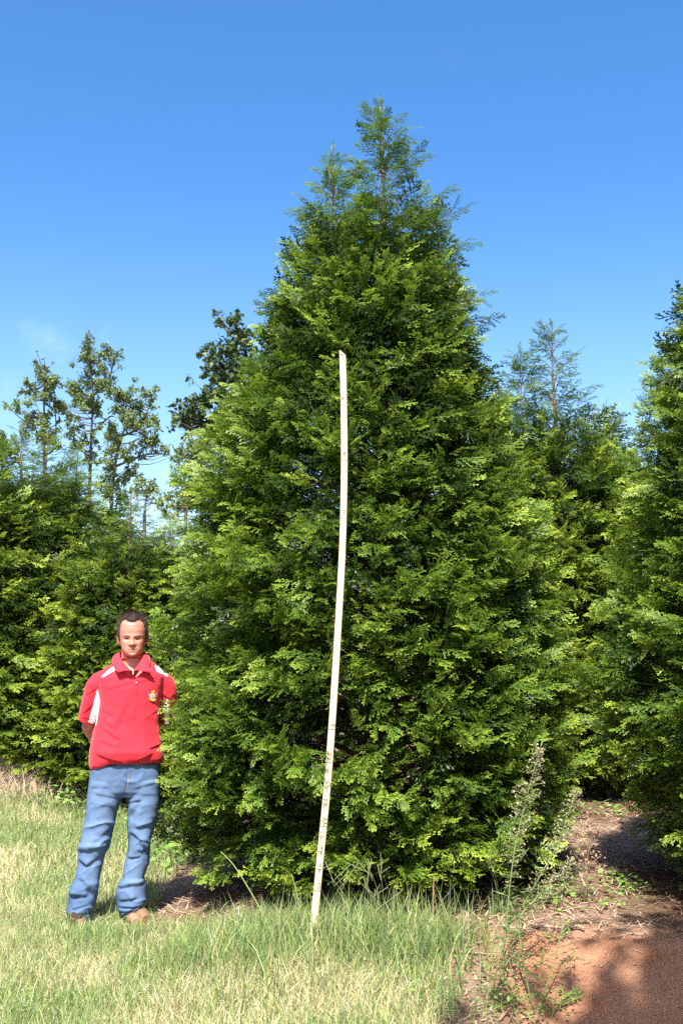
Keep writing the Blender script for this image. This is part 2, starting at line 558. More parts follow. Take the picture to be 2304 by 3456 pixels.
    place_sprays(crown, SPR_FINE if fine else SPR_MID, A_(PO), A_(DI), A_(UP), A_(SCL), A_(RN), A_(TK), rg)
    # older foliage further in, coloured darker to deepen the shade between clumps
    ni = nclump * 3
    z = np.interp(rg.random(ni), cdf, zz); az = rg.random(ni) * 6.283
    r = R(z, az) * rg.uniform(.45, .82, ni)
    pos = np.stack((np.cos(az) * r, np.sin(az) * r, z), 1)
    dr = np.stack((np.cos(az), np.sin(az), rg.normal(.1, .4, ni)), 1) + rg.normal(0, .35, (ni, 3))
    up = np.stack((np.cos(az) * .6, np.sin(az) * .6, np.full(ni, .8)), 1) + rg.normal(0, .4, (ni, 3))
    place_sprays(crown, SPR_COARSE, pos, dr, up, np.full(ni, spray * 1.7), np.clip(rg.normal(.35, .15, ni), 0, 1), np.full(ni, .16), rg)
    return crown.mesh('crown'), wood.mesh('trunk', True)

def grow(name, meshes, loc, rz, label, cat='tree', group=None, scale=(1, 1, 1)):
    root = empty(name, loc, rz, label, cat, group)
    root.scale = scale
    link('crown', meshes[0], M_CON, root)
    link('trunk', meshes[1], M_BARK, root)
    return root
GRP = 'arborvitae trees in the field'

# outline of the tall tree, read off the photo at 1568 px width (y, left, right)
PROF = [(210, 872, 876), (330, 845, 905), (400, 812, 935), (470, 765, 965), (540, 715, 990), (610, 665, 1025), (680, 620, 1050), (760, 588, 1068), (850, 555, 1098),
        (930, 512, 1140), (1000, 478, 1165), (1080, 450, 1190), (1200, 425, 1225), (1300, 415, 1255), (1500, 385, 1290), (1650, 372, 1315), (1800, 368, 1300), (1900, 375, 1262), (1990, 415, 1205), (2060, 530, 1090)]
TX, TY = .27, 7.1
TZ = float(height(TX, TY))
def prof_from_photo(rows, Y, x0, z0):
    o = []
    for y, l, r in rows:
        a, b_ = P(l * 1.4694, y * 1.4694, Y), P(r * 1.4694, y * 1.4694, Y)
        o.append((a[2] - z0, x0 - a[0], b_[0] - x0))
    return np.array(sorted(o))
pm = prof_from_photo(PROF, TY, TX, TZ)
H_MAIN = float(pm[-1, 0])
def lead(px, py):
    p = P(px * 1.4694, py * 1.4694, TY); return (p[0] - TX, p[2] - TZ)
l1, l2, l3 = lead(764, 340), lead(1005, 432), lead(650, 470)
def ex(px, py, Y):
    p = P(px, py, Y); dx, dy = p[0] - TX, p[1] - TY
    return (p[2] - TZ, math.atan2(dy, dx), math.hypot(dx, dy))
EXTRA = [ex(606, 2345, 6.32), ex(602, 2440, 6.30), ex(580, 2560, 6.32), ex(612, 2640, 6.32), ex(622, 2250, 6.35), ex(614, 2520, 6.3), ex(640, 2700, 6.35), ex(660, 2850, 6.35), ex(690, 2950, 6.3), ex(1175, 1950, 5.98), ex(1150, 2010, 5.95), ex(1160, 2090, 5.95), ex(1150, 2200, 5.92)]
MAIN = conifer(7, H_MAIN, pm, [(l1[0], -.1, H_MAIN * .55, l1[1]), (l2[0], .1, H_MAIN * .55, l2[1])], 1150, 60, True, .145, 21, .74, EXTRA)
grow('arborvitae_tree', MAIN, (TX, TY, TZ - .02), 0, 'tallest arborvitae in the middle with the measuring stick leaning on it', 'tree', GRP)
RX, RY = 2.86, 6.55
RZ = float(height(RX, RY))
pr_ = prof_from_photo([(y, l, l) for y, l in ((420, 1740), (520, 1660), (600, 1600), (680, 1545), (760, 1510), (900, 1482), (1000, 1462), (1200, 1438), (1400, 1395), (1500, 1375), (1650, 1368), (1750, 1385), (1850, 1440), (1950, 1520), (2010, 1590), (2060, 1680))], RY, RX, RZ)
pr_[:, 1] = -(pr_[:, 1] - 0) if pr_[3, 1] < 0 else pr_[:, 1]
pr_[:, 1] = np.maximum(pr_[:, 1] - .04, .02)
pr_[:, 2] = pr_[:, 1]
RIGHT = conifer(19, float(pr_[-1, 0]) + .25, pr_, [(.3, .2, 2.4, 4.3)], 900, 26, True, .145, 19, .8)
grow('arborvitae_tree', RIGHT, (RX, RY, RZ - .02), 0, 'arborvitae cut off by the right edge of the photo, nearest on that side', 'tree', GRP)
grow('arborvitae_tree', RIGHT, (3.15, 2.9, -.1), 2.0, 'arborvitae just outside the right edge of the photo, nearer to the camera', 'tree', GRP)

pb = np.array(((0, .95, .95), (.5, 1.25, 1.25), (1.2, 1.3, 1.3), (2.0, 1.15, 1.15), (2.8, .85, .85), (3.4, .55, .6), (3.9, .3, .4), (4.5, .03, .03)))
TWIN = conifer(23, 4.5, pb, [(-.3, .05, 2.0, 4.28), (.5, .1, 2.2, 3.7)], 900, 44, False, .17, 15, .70)
pc = np.array(((0, .9, .9), (.4, 1.2, 1.2), (1.0, 1.2, 1.2), (1.8, 1.0, 1.0), (2.5, .7, .7), (3.1, .38, .38), (3.7, .03, .03)))
SINGLE = conifer(41, 3.7, pc, [(.35, -.1, 1.6, 3.2)], 700, 36, False, .17, 15, .74)
def at_ground(px, Y): 
    x = P(px, 1728, Y)[0]
    return (x, Y, float(height(x, Y)) - .03)
def put_tree(m_, Hm, px, py, Y, rz, label, sx=1.0):
    x, y, z = at_ground(px, Y)
    s = (P(px, py, Y)[2] - z) / Hm
    return grow('arborvitae_tree', m_, (x, y, z), rz, label, 'tree', GRP, (s * sx, s * sx, s))
put_tree(TWIN, 4.5, 1878, 1082, 11.0, 0, 'twin-topped arborvitae between the tallest tree and the right-hand tree', 1.06)
put_tree(TWIN, 4.5, 150, 1440, 11.6, math.pi, 'twin-topped arborvitae at far left in front of the thin leafy trees', 1.12)
put_tree(SINGLE, 3.7, 439, 1648, 11.0, .6, 'shorter arborvitae directly behind the man in the red shirt', 1.2)
put_tree(SINGLE, 3.7, -60, 1400, 11.2, 2.2, 'arborvitae cut off by the left edge of the photo', 1.15)
put_tree(SINGLE, 3.7, 70, 1425, 12.7, 3.1, 'arborvitae just behind the twin-topped one at far left', 1.1)
put_tree(SINGLE, 3.7, 255, 1505, 12.9, 5.0, 'arborvitae standing between the twin-topped one at far left and the one behind the man', 1.1)
put_tree(SINGLE, 3.7, 2085, 1530, 14.0, 4.0, 'small distant arborvitae top showing in the gap beside the right-hand tree')
put_tree(SINGLE, 3.7, 575, 1712, 14.5, 1.1, 'low distant arborvitae between the man\'s tree and the tallest tree', 1.1)
# ------------------------------------------------------------------ broadleaf trees far behind
def leaf_cloud(acc, pts, size, rg, tip, rnd):
    """one folded leaf (two quads) at every point"""
    n = len(pts)
    d = rg.normal(0, 1, (n, 3)); d[:, 2] -= .5; d /= np.linalg.norm(d, axis=1, keepdims=True)
    up = rg.normal(0, .55, (n, 3)) + np.array((0, -.35, 1.)); 
    s = np.cross(up, d); s /= np.linalg.norm(s, axis=1, keepdims=True) + 1e-9
    u = np.cross(d, s)
    L = (size * rg.uniform(.6, 1.25, n))[:, None]
    w = L * .42
    a = pts; b_ = pts + d * L * .45 + s * w + u * L * .12; c = pts + d * L; e = pts + d * L * .45 - s * w + u * L * .12; f = pts + d * L * .45
    V = np.stack((a, b_, c, e, f), 1).reshape(-1, 3)
    i = np.arange(n) * 5
    T = np.concatenate((np.stack((i, i + 4, i + 1), 1), np.stack((i + 1, i + 4, i + 2), 1), np.stack((i, i + 3, i + 4), 1), np.stack((i + 4, i + 3, i + 2), 1)))
    acc.add(V, None, T, tip=np.repeat(tip, 5), rnd=np.repeat(rnd, 5))

def leafy_tree(label, Y, trunks, clumps, leaf, dens, mat, group, depth=1.0, rb=.13, seed=0, conv=None):
    """trunks: list of pixel paths (base first); clumps: (px, py, radius px)."""
    rg = np.random.default_rng(seed)
    base = P(*conv(*trunks[0][0]), Y)
    gz = float(height(base[0], Y))
    root = empty('leafy_tree', (base[0], Y, gz), 0, label, 'tree', group)
    org = np.array((base[0], Y, gz))
    wood, crown = Acc(), Acc()
    spines = []
    for k, tr in enumerate(trunks):
        pts = [P(*conv(*q), Y) + np.array((0, .25 * k * depth + rg.normal(0, .08), 0)) for q in tr]
        if k == 0: pts = [np.array((base[0] + .05, Y, gz - .1))] + pts
        else: pts = [spines[0][int(np.argmin(np.linalg.norm(spines[0] - pts[0] + (0, 0, .35), axis=1)))]] + pts
        ps = spline(pts, 22)
        tube(wood, ps - org, np.linspace(rb if k == 0 else rb * .55, .012, 22), 7)
        spines.append(ps)
    allp = np.concatenate(spines)
    cc_ = np.array(clumps, float)
    more_ = []
    for q in cc_:                                  # smaller sprays of leaves between neighbouring ones
        dd = np.hypot(cc_[:, 0] - q[0], cc_[:, 1] - q[1])
        for jn in np.argsort(dd)[1:3]:
            f = rg.uniform(.3, .7); more_.append((q[0] * f + cc_[jn, 0] * (1 - f) + rg.normal(0, 8), q[1] * f + cc_[jn, 1] * (1 - f) + rg.normal(0, 8), q[2] * rg.uniform(.4, .8)))
    clumps = list(clumps) + more_
    for (cx, cy, r) in clumps:
        px, py = conv(cx, cy)
        c = P(px, py, Y)
        c[1] += rg.normal(0, .45) * depth
        rm = r / conv.scale * Y / F
        dd = np.linalg.norm(allp - c, axis=1) + np.where(allp[:, 2] > c[2] - .1, 3.0, 0)
        j = int(np.argmin(dd))
        mid = (allp[j] + c) / 2 + np.array((0, 0, -.12 * np.linalg.norm(c - allp[j])))
        tube(wood, spline([allp[j], mid, c], 7) - org, np.linspace(.014, .004, 7), 4, False)
        n = max(6, int(dens * rm * rm / (leaf * leaf)))
        v = rg.normal(0, 1, (n, 3)); v /= np.linalg.norm(v, axis=1, keepdims=True)
        # leaves sit on a few twigs within the clump, not in an even ball
        tw = rg.normal(0, 1, (5, 3)); tw /= np.linalg.norm(tw, axis=1, keepdims=True)
        wch = rg.integers(0, 5, n); t = rg.random(n)[:, None] ** .6
        p = c + 1.2 * rm * (tw[wch] * t * 1.15 + v * .65 * rg.random((n, 1)))
        leaf_cloud(crown, p - org, leaf, rg, np.clip(rg.normal(.55, .25, n), 0, 1), np.clip(rg.normal(.5, .2, n), 0, 1))
        for q in tw[:3]:
            tube(wood, np.array([c, c + q * rm * .9]) - org, (.008, .004), 3, False)
    link('crown', crown.mesh('crown'), mat, root)
    link('trunk', wood.mesh('trunk', True), M_BARK2, root)
    return root
def conv3(x, y): return (x / 1.96, 1000 + y / 1.96)
conv3.scale = 1.96
GD = 'broadleaf trees behind the field'
leafy_tree('thin leafy tree with two stems, leftmost of three against the sky', 26, [[(288, 1500), (290, 1020), (292, 700), (310, 480)], [(345, 960), (345, 620)]],
    [(265,455,25),(310,500,40),(350,560,40),(220,490,20),(320,600,45),(200,580,25),(230,630,32),(180,660,28),(290,680,45),(350,700,35),(240,740,40),(120,740,35),(130,790,25),(200,800,36),(300,790,36),(350,800,20),(345,430,10),(290,860,40),(340,900,25),(310,950,40),(260,920,40),(180,880,40),(95,735,18),(300,560,30)], .065, 34, M_LEAF, GD, 1, .05, 1, conv3)
leafy_tree('tallest thin leafy tree with a bare lower trunk, middle of three', 27, [[(590, 1600), (598, 1260), (606, 1000), (622, 820), (612, 680), (590, 380)], [(700, 560), (745, 380)], [(690, 775), (730, 770)]],
    [(570,350,38),(650,350,36),(590,400,35),(760,370,40),(720,420,36),(480,435,22),(590,460,38),(670,480,38),(640,420,30),(600,530,42),(690,530,38),(720,580,30),(590,590,42),(680,610,38),(470,590,32),(510,620,36),(520,680,40),(430,720,40),(440,760,30),(560,700,40),(620,680,42),(640,740,35),(600,770,35),(490,800,38),(480,860,35),(500,910,30),(440,930,20),(660,860,20),(590,950,36),(560,1010,22),(640,940,22),(580,1090,34),(630,1050,20),(480,980,28),(415,590,16),(785,455,14)], .065, 34, M_LEAF, GD, 1, .06, 2, conv3)
leafy_tree('thin leafy tree with drooping right branches, rightmost of three', 26.5, [[(738, 1600), (748, 1400), (752, 1200), (782, 1030), (830, 850), (800, 690)], [(930, 850), (1000, 640)], [(940, 1030), (1090, 1010)]],
    [(740,640,32),(790,650,32),(830,680,36),(880,660,28),(930,610,24),(1010,610,30),(960,640,25),(1000,680,25),(1020,740,18),(870,730,42),(930,720,38),(760,720,38),(800,770,42),(890,800,46),(960,800,42),(1030,810,32),(1050,860,22),(850,850,42),(920,870,38),(740,880,38),(790,900,42),(720,930,32),(780,960,42),(960,900,36),(1020,900,28),(1040,950,28),(950,960,36),(1010,980,42),(1080,1010,32),(1120,1050,22),(900,1010,32),(850,1040,38),(730,1000,38),(770,1060,42),(860,1080,32),(690,1090,36),(740,1150,42),(820,1130,36),(890,1140,26),(680,1180,36),(760,1230,38),(830,1190,36),(660,1250,28),(700,1290,38),(780,1300,38)], .065, 34, M_LEAF, GD, 1, .06, 3, conv3)
leafy_tree('pale small leafy tree low in the gap left of the tallest arborvitae', 24, [[(960, 1600), (960, 1420), (975, 1250)]],
    [(890,1200,28),(960,1220,32),(1010,1250,32),(1050,1310,28),(980,1290,36),(920,1290,32),(840,1310,28),(1040,1370,22)], .06, 24, M_LEAF, GD, 1, .06, 4, conv3)
leafy_tree('dark green broad oak rising behind the left side of the tallest arborvitae', 20, [[(1690, 1700), (1690, 900), (1650, 500), (1580, 180)], [(1520, 700), (1430, 450)], [(1450, 800), (1210, 830)]],
    [(1520,150,38),(1560,190,46),(1450,190,26),(1470,220,22),(1540,280,42),(1480,330,32),(1390,370,36),(1350,400,26),(1420,420,46),(1500,410,55),(1560,400,55),(1380,480,32),(1460,500,50),(1540,520,55),(1380,560,40),(1420,600,40),(1390,650,36),(1480,590,46),(1560,600,46),(1500,680,36),(1340,650,26),(1300,700,36),(1240,740,36),(1170,760,26),(1380,720,46),(1440,700,46),(1320,770,46),(1250,800,46),(1190,840,40),(1160,880,28),(1260,870,36),(1330,830,46),(1400,800,46),(1450,780,46),(1520,740,55),(1360,900,22),(1650,300,70),(1660,500,80),(1700,700,80),(1600,850,60),(1480,870,40)], .10, 38, M_OAK, GD, 1, .12, 5, conv3)
leafy_tree('greyish leafy tree low behind the dark oak', 28, [[(1330, 1600), (1330, 1250), (1310, 1050)]],
    [(1190,1010,28),(1260,980,42),(1320,960,38),(1180,1070,36),(1240,1060,38),(1300,1040,46),(1350,1020,46),(1200,1140,28),(1260,1130,38),(1320,1120,38),(1380,1060,55)], .075, 36, M_LEAF, GD, 1, .06, 6, conv3)
leafy_tree('lowest leafy tree in the gap touching the tallest arborvitae at its left', 24, [[(1230, 1700), (1230, 1400), (1240, 1250)]],
    [(1180,1200,36),(1170,1260,28),(1220,1280,46),(1150,1350,36),(1210,1390,46),(1280,1240,46),(1260,1330,46),(1120,1400,36),(1100,1440,28)], .075, 36, M_LEAF, GD, 1, .06, 7, conv3)
leafy_tree('leafy tree whose top is cut by the left edge of the photo', 28, [[(20, 1500), (20, 1200), (25, 980)]],
    [(20,920,32),(10,980,36),(60,1000,36),(110,960,26),(90,1050,32),(40,1060,36),(140,1020,22),(-60,930,50)], .075, 36, M_LEAF, GD, 1, .06, 8, conv3)
# the tall tree behind the photographer that shades the lower right corner
def shade_tree():
    rg = np.random.default_rng(77)
    org = np.array((3.4, -2.2, float(height(3.4, -2.2))))
    root = empty('leafy_tree', tuple(org), 0, 'tall broadleaf tree behind the camera that shades the clay corner', 'tree', GD)
    wood, crown = Acc(), Acc()
    tr = spline([(0, 0, -.1), (.05, .1, 3), (-.1, .3, 6), (-1.0, 1.3, 9.3)], 20)
    tube(wood, tr, np.linspace(.22, .05, 20), 9)
    C = np.array((-1.2, 1.45, 8.1))
    for k in range(420):
        v = rg.normal(0, 1, 3); v /= np.linalg.norm(v)
        c = C + v * np.array((2.3, 1.95, 1.5)) * rg.uniform(.45, 1.0)
        if k > 260: c = np.array((rg.uniform(-2.6, 1.6), rg.uniform(-1.5, 3.6), rg.uniform(7.0, 10.2)))
        w_ = c + org; hh = w_[2] / math.tan(SUN_EL)
        if w_[0] + hh * math.sin(SUN_AZ) - .38 < .78 + 1.15 * (w_[1] + hh * math.cos(SUN_AZ) - 4.9): continue
        j = int(np.argmin(np.linalg.norm(tr - c, axis=1) + np.where(tr[:, 2] > c[2], 3, 0)))
        tube(wood, spline([tr[j], (tr[j] + c) / 2, c], 6), np.linspace(.04, .01, 6), 4, False)
        n = 300
        p = c + rg.normal(0, .24, (n, 3))
        leaf_cloud(crown, p, .16, rg, np.full(n, .5), np.full(n, .5))
    link('crown', crown.mesh('crown'), M_OAK, root)
    link('trunk', wood.mesh('trunk', True), M_BARK2, root)
shade_tree()

# ------------------------------------------------------------------ grass, straw, weeds
def grassy(name, rough=.55, trans=.35):
    m, t, b, o = new_mat(name)
    a = attr(t, 'col')
    t.links.new(a.outputs['Color'], b.inputs['Base Color'])
    b.inputs['Roughness'].default_value = rough
    b.inputs['Specular IOR Level'].default_value = .35
    tr = N(t, 'ShaderNodeBsdfTranslucent')
    t.links.new(a.outputs['Color'], tr.inputs['Color'])
    ms = N(t, 'ShaderNodeMixShader', Fac=trans)
    t.links.new(b.outputs[0], ms.inputs[1]); t.links.new(tr.outputs[0], ms.inputs[2])
    t.links.new(ms.outputs[0], o.inputs['Surface'])
    return m
M_GRASS = grassy('grass_blades')
M_STRAW = grassy('dry_straw', .8, .15)
M_WEED = grassy('weed_leaves', .5, .3)

def blades(base, L, width, lean, col, rg, colb=None, curl=1.0):
    """three-segment bent blades. base (n,3), L (n,), width (n,), lean (n,) radians of tilt at the tip, col (n,3)"""
    n = len(base)
    az = rg.random(n) * 2 * math.pi
    h = np.stack((np.cos(az), np.sin(az), np.zeros(n)), 1)
    fa = rg.random(n) * 2 * math.pi
    s = np.stack((np.cos(fa), np.sin(fa), np.zeros(n)), 1)
    V, p = [], base.copy()
    C = []
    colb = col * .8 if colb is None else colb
    segs = 3
    for k in range(segs + 1):
        f = k / segs
        w = (width * (1 - f) ** .7 * .5)[:, None] if k < segs else None
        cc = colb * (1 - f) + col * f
        if k < segs:
            V += [p - s * w, p + s * w]; C += [cc, cc]
        else:
            V += [p]; C += [cc]
        th = lean * (.25 + f * curl)
        d = h * np.sin(th)[:, None] + np.array((0, 0, 1.)) * np.cos(th)[:, None]
        p = p + d * (L / segs)[:, None]
    V = np.stack(V, 1).reshape(-1, 3); C = np.stack(C, 1).reshape(-1, 3)
    i = np.arange(n) * 7
    Q = np.concatenate([np.stack((i + 2 * k, i + 2 * k + 1, i + 2 * k + 3, i + 2 * k + 2), 1) for k in range(segs - 1)])
    T = np.stack((i + 4, i + 5, i + 6), 1)
    return V, Q, T, C

GREEN = np.array((.17, .265, .058)); GREEN2 = np.array((.34, .43, .145)); STRAW = np.array((.60, .53, .285)); STRAW2 = np.array((.70, .61, .41)); COOL = np.array((.205, .29, .135))
def pick(rg, n, cols, w, jit=.15):
    ix = rg.choice(len(cols), n, p=np.array(w) / np.sum(w))
    return np.array(cols)[ix] * rg.uniform(1 - jit, 1 + jit, (n, 1))

def scatter(rg, n, x0, x1, y0, y1, keep):
    x, y = rg.uniform(x0, x1, n), rg.uniform(y0, y1, n)
    k = rg.random(n) < keep(x, y)
    x, y = x[k], y[k]
    return np.stack((x, y, height(x, y) - .004), 1)
def in_view(x, y): return (np.abs(x) < .325 * y + .25).astype(float)
def lawn_mask(x, y):
    cl_, li_, un_ = zones(x, y)
    return np.clip(1 - li_ * 1.15, 0, 1) * (1 - cl_) * (1 - .9 * un_) * in_view(x, y)

rg = np.random.default_rng(5)
g = Acc()
for n, y0, y1, x0, w in ((150000, 4.3, 7.2, -2.8, .0042), (120000, 7.2, 11.5, -4.2, .006)):
    b_ = scatter(rg, n, x0, 1.5, y0, y1, lawn_mask)
    patch = fbm(b_[:, 0] * 1.6 + 3, b_[:, 1] * 1.6, 61)
    n_ = len(b_)
    straw = rg.random(n_) < np.clip(.40 + 3.0 * (patch - .5) - .18 * sst(7, 9.5, b_[:, 1]), .15, .92)
    col = np.where(straw[:, None], pick(rg, n_, (STRAW, STRAW2, GREEN2 * .6 + STRAW * .4), (3, 2, 2)), pick(rg, n_, (GREEN, GREEN2, COOL), (2, 3, 2)))
    L = rg.gamma(6, .012, n_) * (1 + .8 * (patch - .5)) * np.where(straw, .85, 1.15)
    L = L * (1 - .5 * np.exp(-((b_[:, 0] + 1.25) / .32) ** 2 - ((b_[:, 1] - 6.4) / .25) ** 2))
    lean = np.where(straw, rg.uniform(.3, 1.75, n_), rg.uniform(.1, 1.2, n_))
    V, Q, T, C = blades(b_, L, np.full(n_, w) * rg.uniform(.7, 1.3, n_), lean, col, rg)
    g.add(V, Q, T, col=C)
tag(link('lawn_grass', g.mesh('lawn_grass'), M_GRASS), 'short half-dry grass around the man, straw and green blades', 'grass', kind='stuff')

# taller green grass along the top of the bank, round the foot of the stick and at the man's boots
g = Acc()
def tall_mask(x, y):
    n = fbm(x * 4, y * 4, 71)
    a = sst(-.95, -.3, x) * (1 - sst(.26, .6, x + .3 * (n - .5))) * sst(4.3, 5.0, y) * (1 - sst(5.6, 5.85, y))
    b1 = np.exp(-((x + 1.3) / .45) ** 2 - ((y - 6.05) / .16) ** 2) * .5
    c1 = .20 * sst(-1.0, -.6, x) * (1 - sst(.5, .9, x)) * (1 - sst(5.0, 5.3, y))
    edge = .5 * np.exp(-((y - 8.9 - .5 * (x + 2)) / .35) ** 2) * (x < -1.5)
    return np.clip(np.maximum.reduce((a * sst(.30, .5, n), b1, c1, edge)), 0, 1) * in_view(x, y)
b_ = scatter(rg, 30000, -3.6, 1.2, 4.4, 10, tall_mask)
n_ = len(b_)
at_stick = np.exp(-((b_[:, 0] - .1) / .8) ** 2 - ((b_[:, 1] - 5.35) / .45) ** 2)
L = (rg.uniform(.10, .20, n_) + at_stick * rg.uniform(0, .2, n_)) * (1 - .6 * np.exp(-((b_[:, 0] + .15) / .11) ** 2) * (b_[:, 1] < 5.5))
V, Q, T, C = blades(b_, L, rg.uniform(.004, .0075, n_), rg.uniform(.1, 1.0, n_), pick(rg, n_, (GREEN, GREEN2, COOL, STRAW), (4, 4, 4, 1)), rg, curl=1.5)
g.add(V, Q, T, col=C)
# tufts in front of the boots and of the foot of the stick
for cx_, cy_, sx_, sy_, k_, l0, l1 in ((-1.40, 6.20, .12, .06, 260, .05, .12), (-1.10, 6.24, .14, .06, 260, .05, .12), (-1.25, 6.08, .25, .10, 400, .05, .13), (-.14, 5.58, .16, .06, 450, .08, .24), (.25, 5.45, .25, .10, 1500, .10, .30), (-.5, 5.45, .22, .10, 700, .08, .24)):
    x_ = rg.normal(cx_, sx_, k_); y_ = rg.normal(cy_, sy_, k_)
    b_ = np.stack((x_, y_, height(x_, y_) - .004), 1)
    V, Q, T, C = blades(b_, rg.uniform(l0, l1, k_), rg.uniform(.004, .0075, k_), rg.uniform(.1, 1.0, k_), pick(rg, k_, (GREEN, GREEN2, COOL, STRAW), (4, 5, 4, 2)), rg, curl=1.5)
    g.add(V, Q, T, col=C)
tag(link('tall_grass', g.mesh('tall_grass'), M_GRASS), 'longer green grass tufts round the foot of the measuring stick', 'grass', kind='stuff')

# straw and dead needles lying on the bare ground
g = Acc()
def straw_mask(x, y):
    cl_, li_, un_ = zones(x, y)
    return np.clip(li_ * (1 - .88 * cl_) * (1 - .55 * un_), 0, 1) * in_view(x, y)
b_ = scatter(rg, 60000, -4.3, 4.2, 4.6, 12.2, straw_mask)
n_ = len(b_)
az = rg.random(n_) * math.pi; L = rg.gamma(4, .018, n_)
d = np.stack((np.cos(az), np.sin(az), rg.normal(.05, .12, n_)), 1) * L[:, None]
s = np.stack((-np.sin(az), np.cos(az), np.zeros(n_)), 1) * rg.uniform(.0015, .004, n_)[:, None]
b_[:, 2] += rg.uniform(.006, .02, n_)
V = np.stack((b_ - s, b_ + s, b_ + d + s * .5, b_ + d - s * .5), 1).reshape(-1, 3)
C = np.repeat(pick(rg, n_, ((.48, .35, .25), (.38, .23, .155), (.58, .47, .33), (.23, .12, .075)), (4, 3, 2, 3)), 4, 0)
g.add(V, np.arange(n_ * 4).reshape(-1, 4), None, col=C)
# cut blades lying matted in the lawn
b_ = scatter(rg, 24000, -3.6, 1.0, 4.4, 9.5, lawn_mask)
n_ = len(b_)
az = rg.random(n_) * 2 * math.pi; L = rg.gamma(5, .014, n_)
d = np.stack((np.cos(az), np.sin(az), rg.normal(.1, .22, n_)), 1) * L[:, None]
s = np.stack((-np.sin(az), np.cos(az), np.zeros(n_)), 1) * rg.uniform(.0014, .0028, n_)[:, None]
b_[:, 2] += rg.uniform(.006, .035, n_)
V = np.stack((b_ - s, b_ + s, b_ + d + s * .4, b_ + d - s * .4), 1).reshape(-1, 3)
C = np.repeat(pick(rg, n_, (STRAW, STRAW2, (.50, .38, .24), GREEN2), (4, 4, 2, 2)), 4, 0)
g.add(V, np.arange(n_ * 4).reshape(-1, 4), None, col=C)
# the drift of dead grass under the trees at far left
m_ = 9000
x = rg.normal(-3.55, .55, m_); y = rg.normal(10.35, .3, m_)
k = (in_view(x, y) > 0); x, y = x[k], y[k]
b_ = np.stack((x, y, height(x, y)), 1); n_ = len(b_)
V, Q, T, C = blades(b_, rg.uniform(.08, .3, n_), np.full(n_, .005), rg.uniform(.7, 1.9, n_), pick(rg, n_, ((.60, .46, .34), (.50, .36, .26), (.68, .56, .42)), (3, 2, 2)), rg)
g.add(V, Q, T, col=C)
tag(link('dry_straw', g.mesh('dry_straw'), M_STRAW), 'dry straw and dead needles lying on the reddish ground under the trees', 'straw', kind='stuff')

# crumbs and clods of clay on the bank
m, t, b, o = new_mat('clay_clods')
t.links.new(attr(t, 'col').outputs['Color'], b.inputs['Base Color']); b.inputs['Roughness'].default_value = .95
g = Acc()
b_ = scatter(rg, 4500, .3, 2.4, 4.7, 5.9, lambda x, y: zones(x, y)[0] * .9)
for p in b_:
    r_ = min(.022, .0028 + rg.exponential(.002))
    oct_ = np.array(((1, 0, 0), (-1, 0, 0), (0, 1, 0), (0, -1, 0), (0, 0, 1.), (0, 0, -1))) * r_ * rg.uniform(.6, 1.3, (6, 1))
    a0 = rg.random() * 6.28; R2 = np.array(((math.cos(a0), -math.sin(a0), 0), (math.sin(a0), math.cos(a0), 0), (0, 0, .8)))
    g.add(p + oct_ @ R2.T + (0, 0, r_ * .35), None, [(0, 2, 4), (2, 1, 4), (1, 3, 4), (3, 0, 4), (2, 0, 5), (1, 2, 5), (3, 1, 5), (0, 3, 5)], col=np.tile(np.array((.46, .22, .13)) * rg.uniform(.75, 1.2), (6, 1)))
tag(link('clay_clods', g.mesh('clay_clods'), m), 'crumbs and small clods of red clay scattered on the bank', 'clay clods', kind='stuff')

# small broadleaf ground weeds
def leaf_quads(acc, base, n, spread, hgt, size, rg, cols):
    p = base + np.stack((rg.normal(0, spread, n), rg.normal(0, spread, n), np.zeros(n)), 1)
    p[:, 2] = height(p[:, 0], p[:, 1]) + rg.uniform(.01, hgt, n)
    az = rg.random(n) * 6.283
    d = np.stack((np.cos(az), np.sin(az), rg.normal(.1, .35, n)), 1) * (size * rg.uniform(.6, 1.3, n))[:, None]
    s = np.stack((-np.sin(az), np.cos(az), rg.normal(0, .25, n)), 1) * (size * .38 * rg.uniform(.7, 1.2, n))[:, None]
    V = np.stack((p, p + d * .5 + s, p + d, p + d * .5 - s), 1).reshape(-1, 3)
    acc.add(V, np.arange(n * 4).reshape(-1, 4), None, col=np.repeat(pick(rg, n, cols, np.ones(len(cols)), .2), 4, 0))
g = Acc()
LG = ((.16, .30, .05), (.22, .36, .08), (.12, .22, .05))
def gp(px, py):
    """ground point under a photo pixel"""
    v = PD(px, py); t = 1.0
    lo, hi = 3.5, 60.0
    for _ in range(40):
        mid = (lo + hi) / 2
        q = P(px, py, mid)
        if q[2] > height(q[0], mid): lo = mid
        else: hi = mid
    q = P(px, py, lo)
    return np.array((q[0], q[1], float(height(q[0], q[1]))))
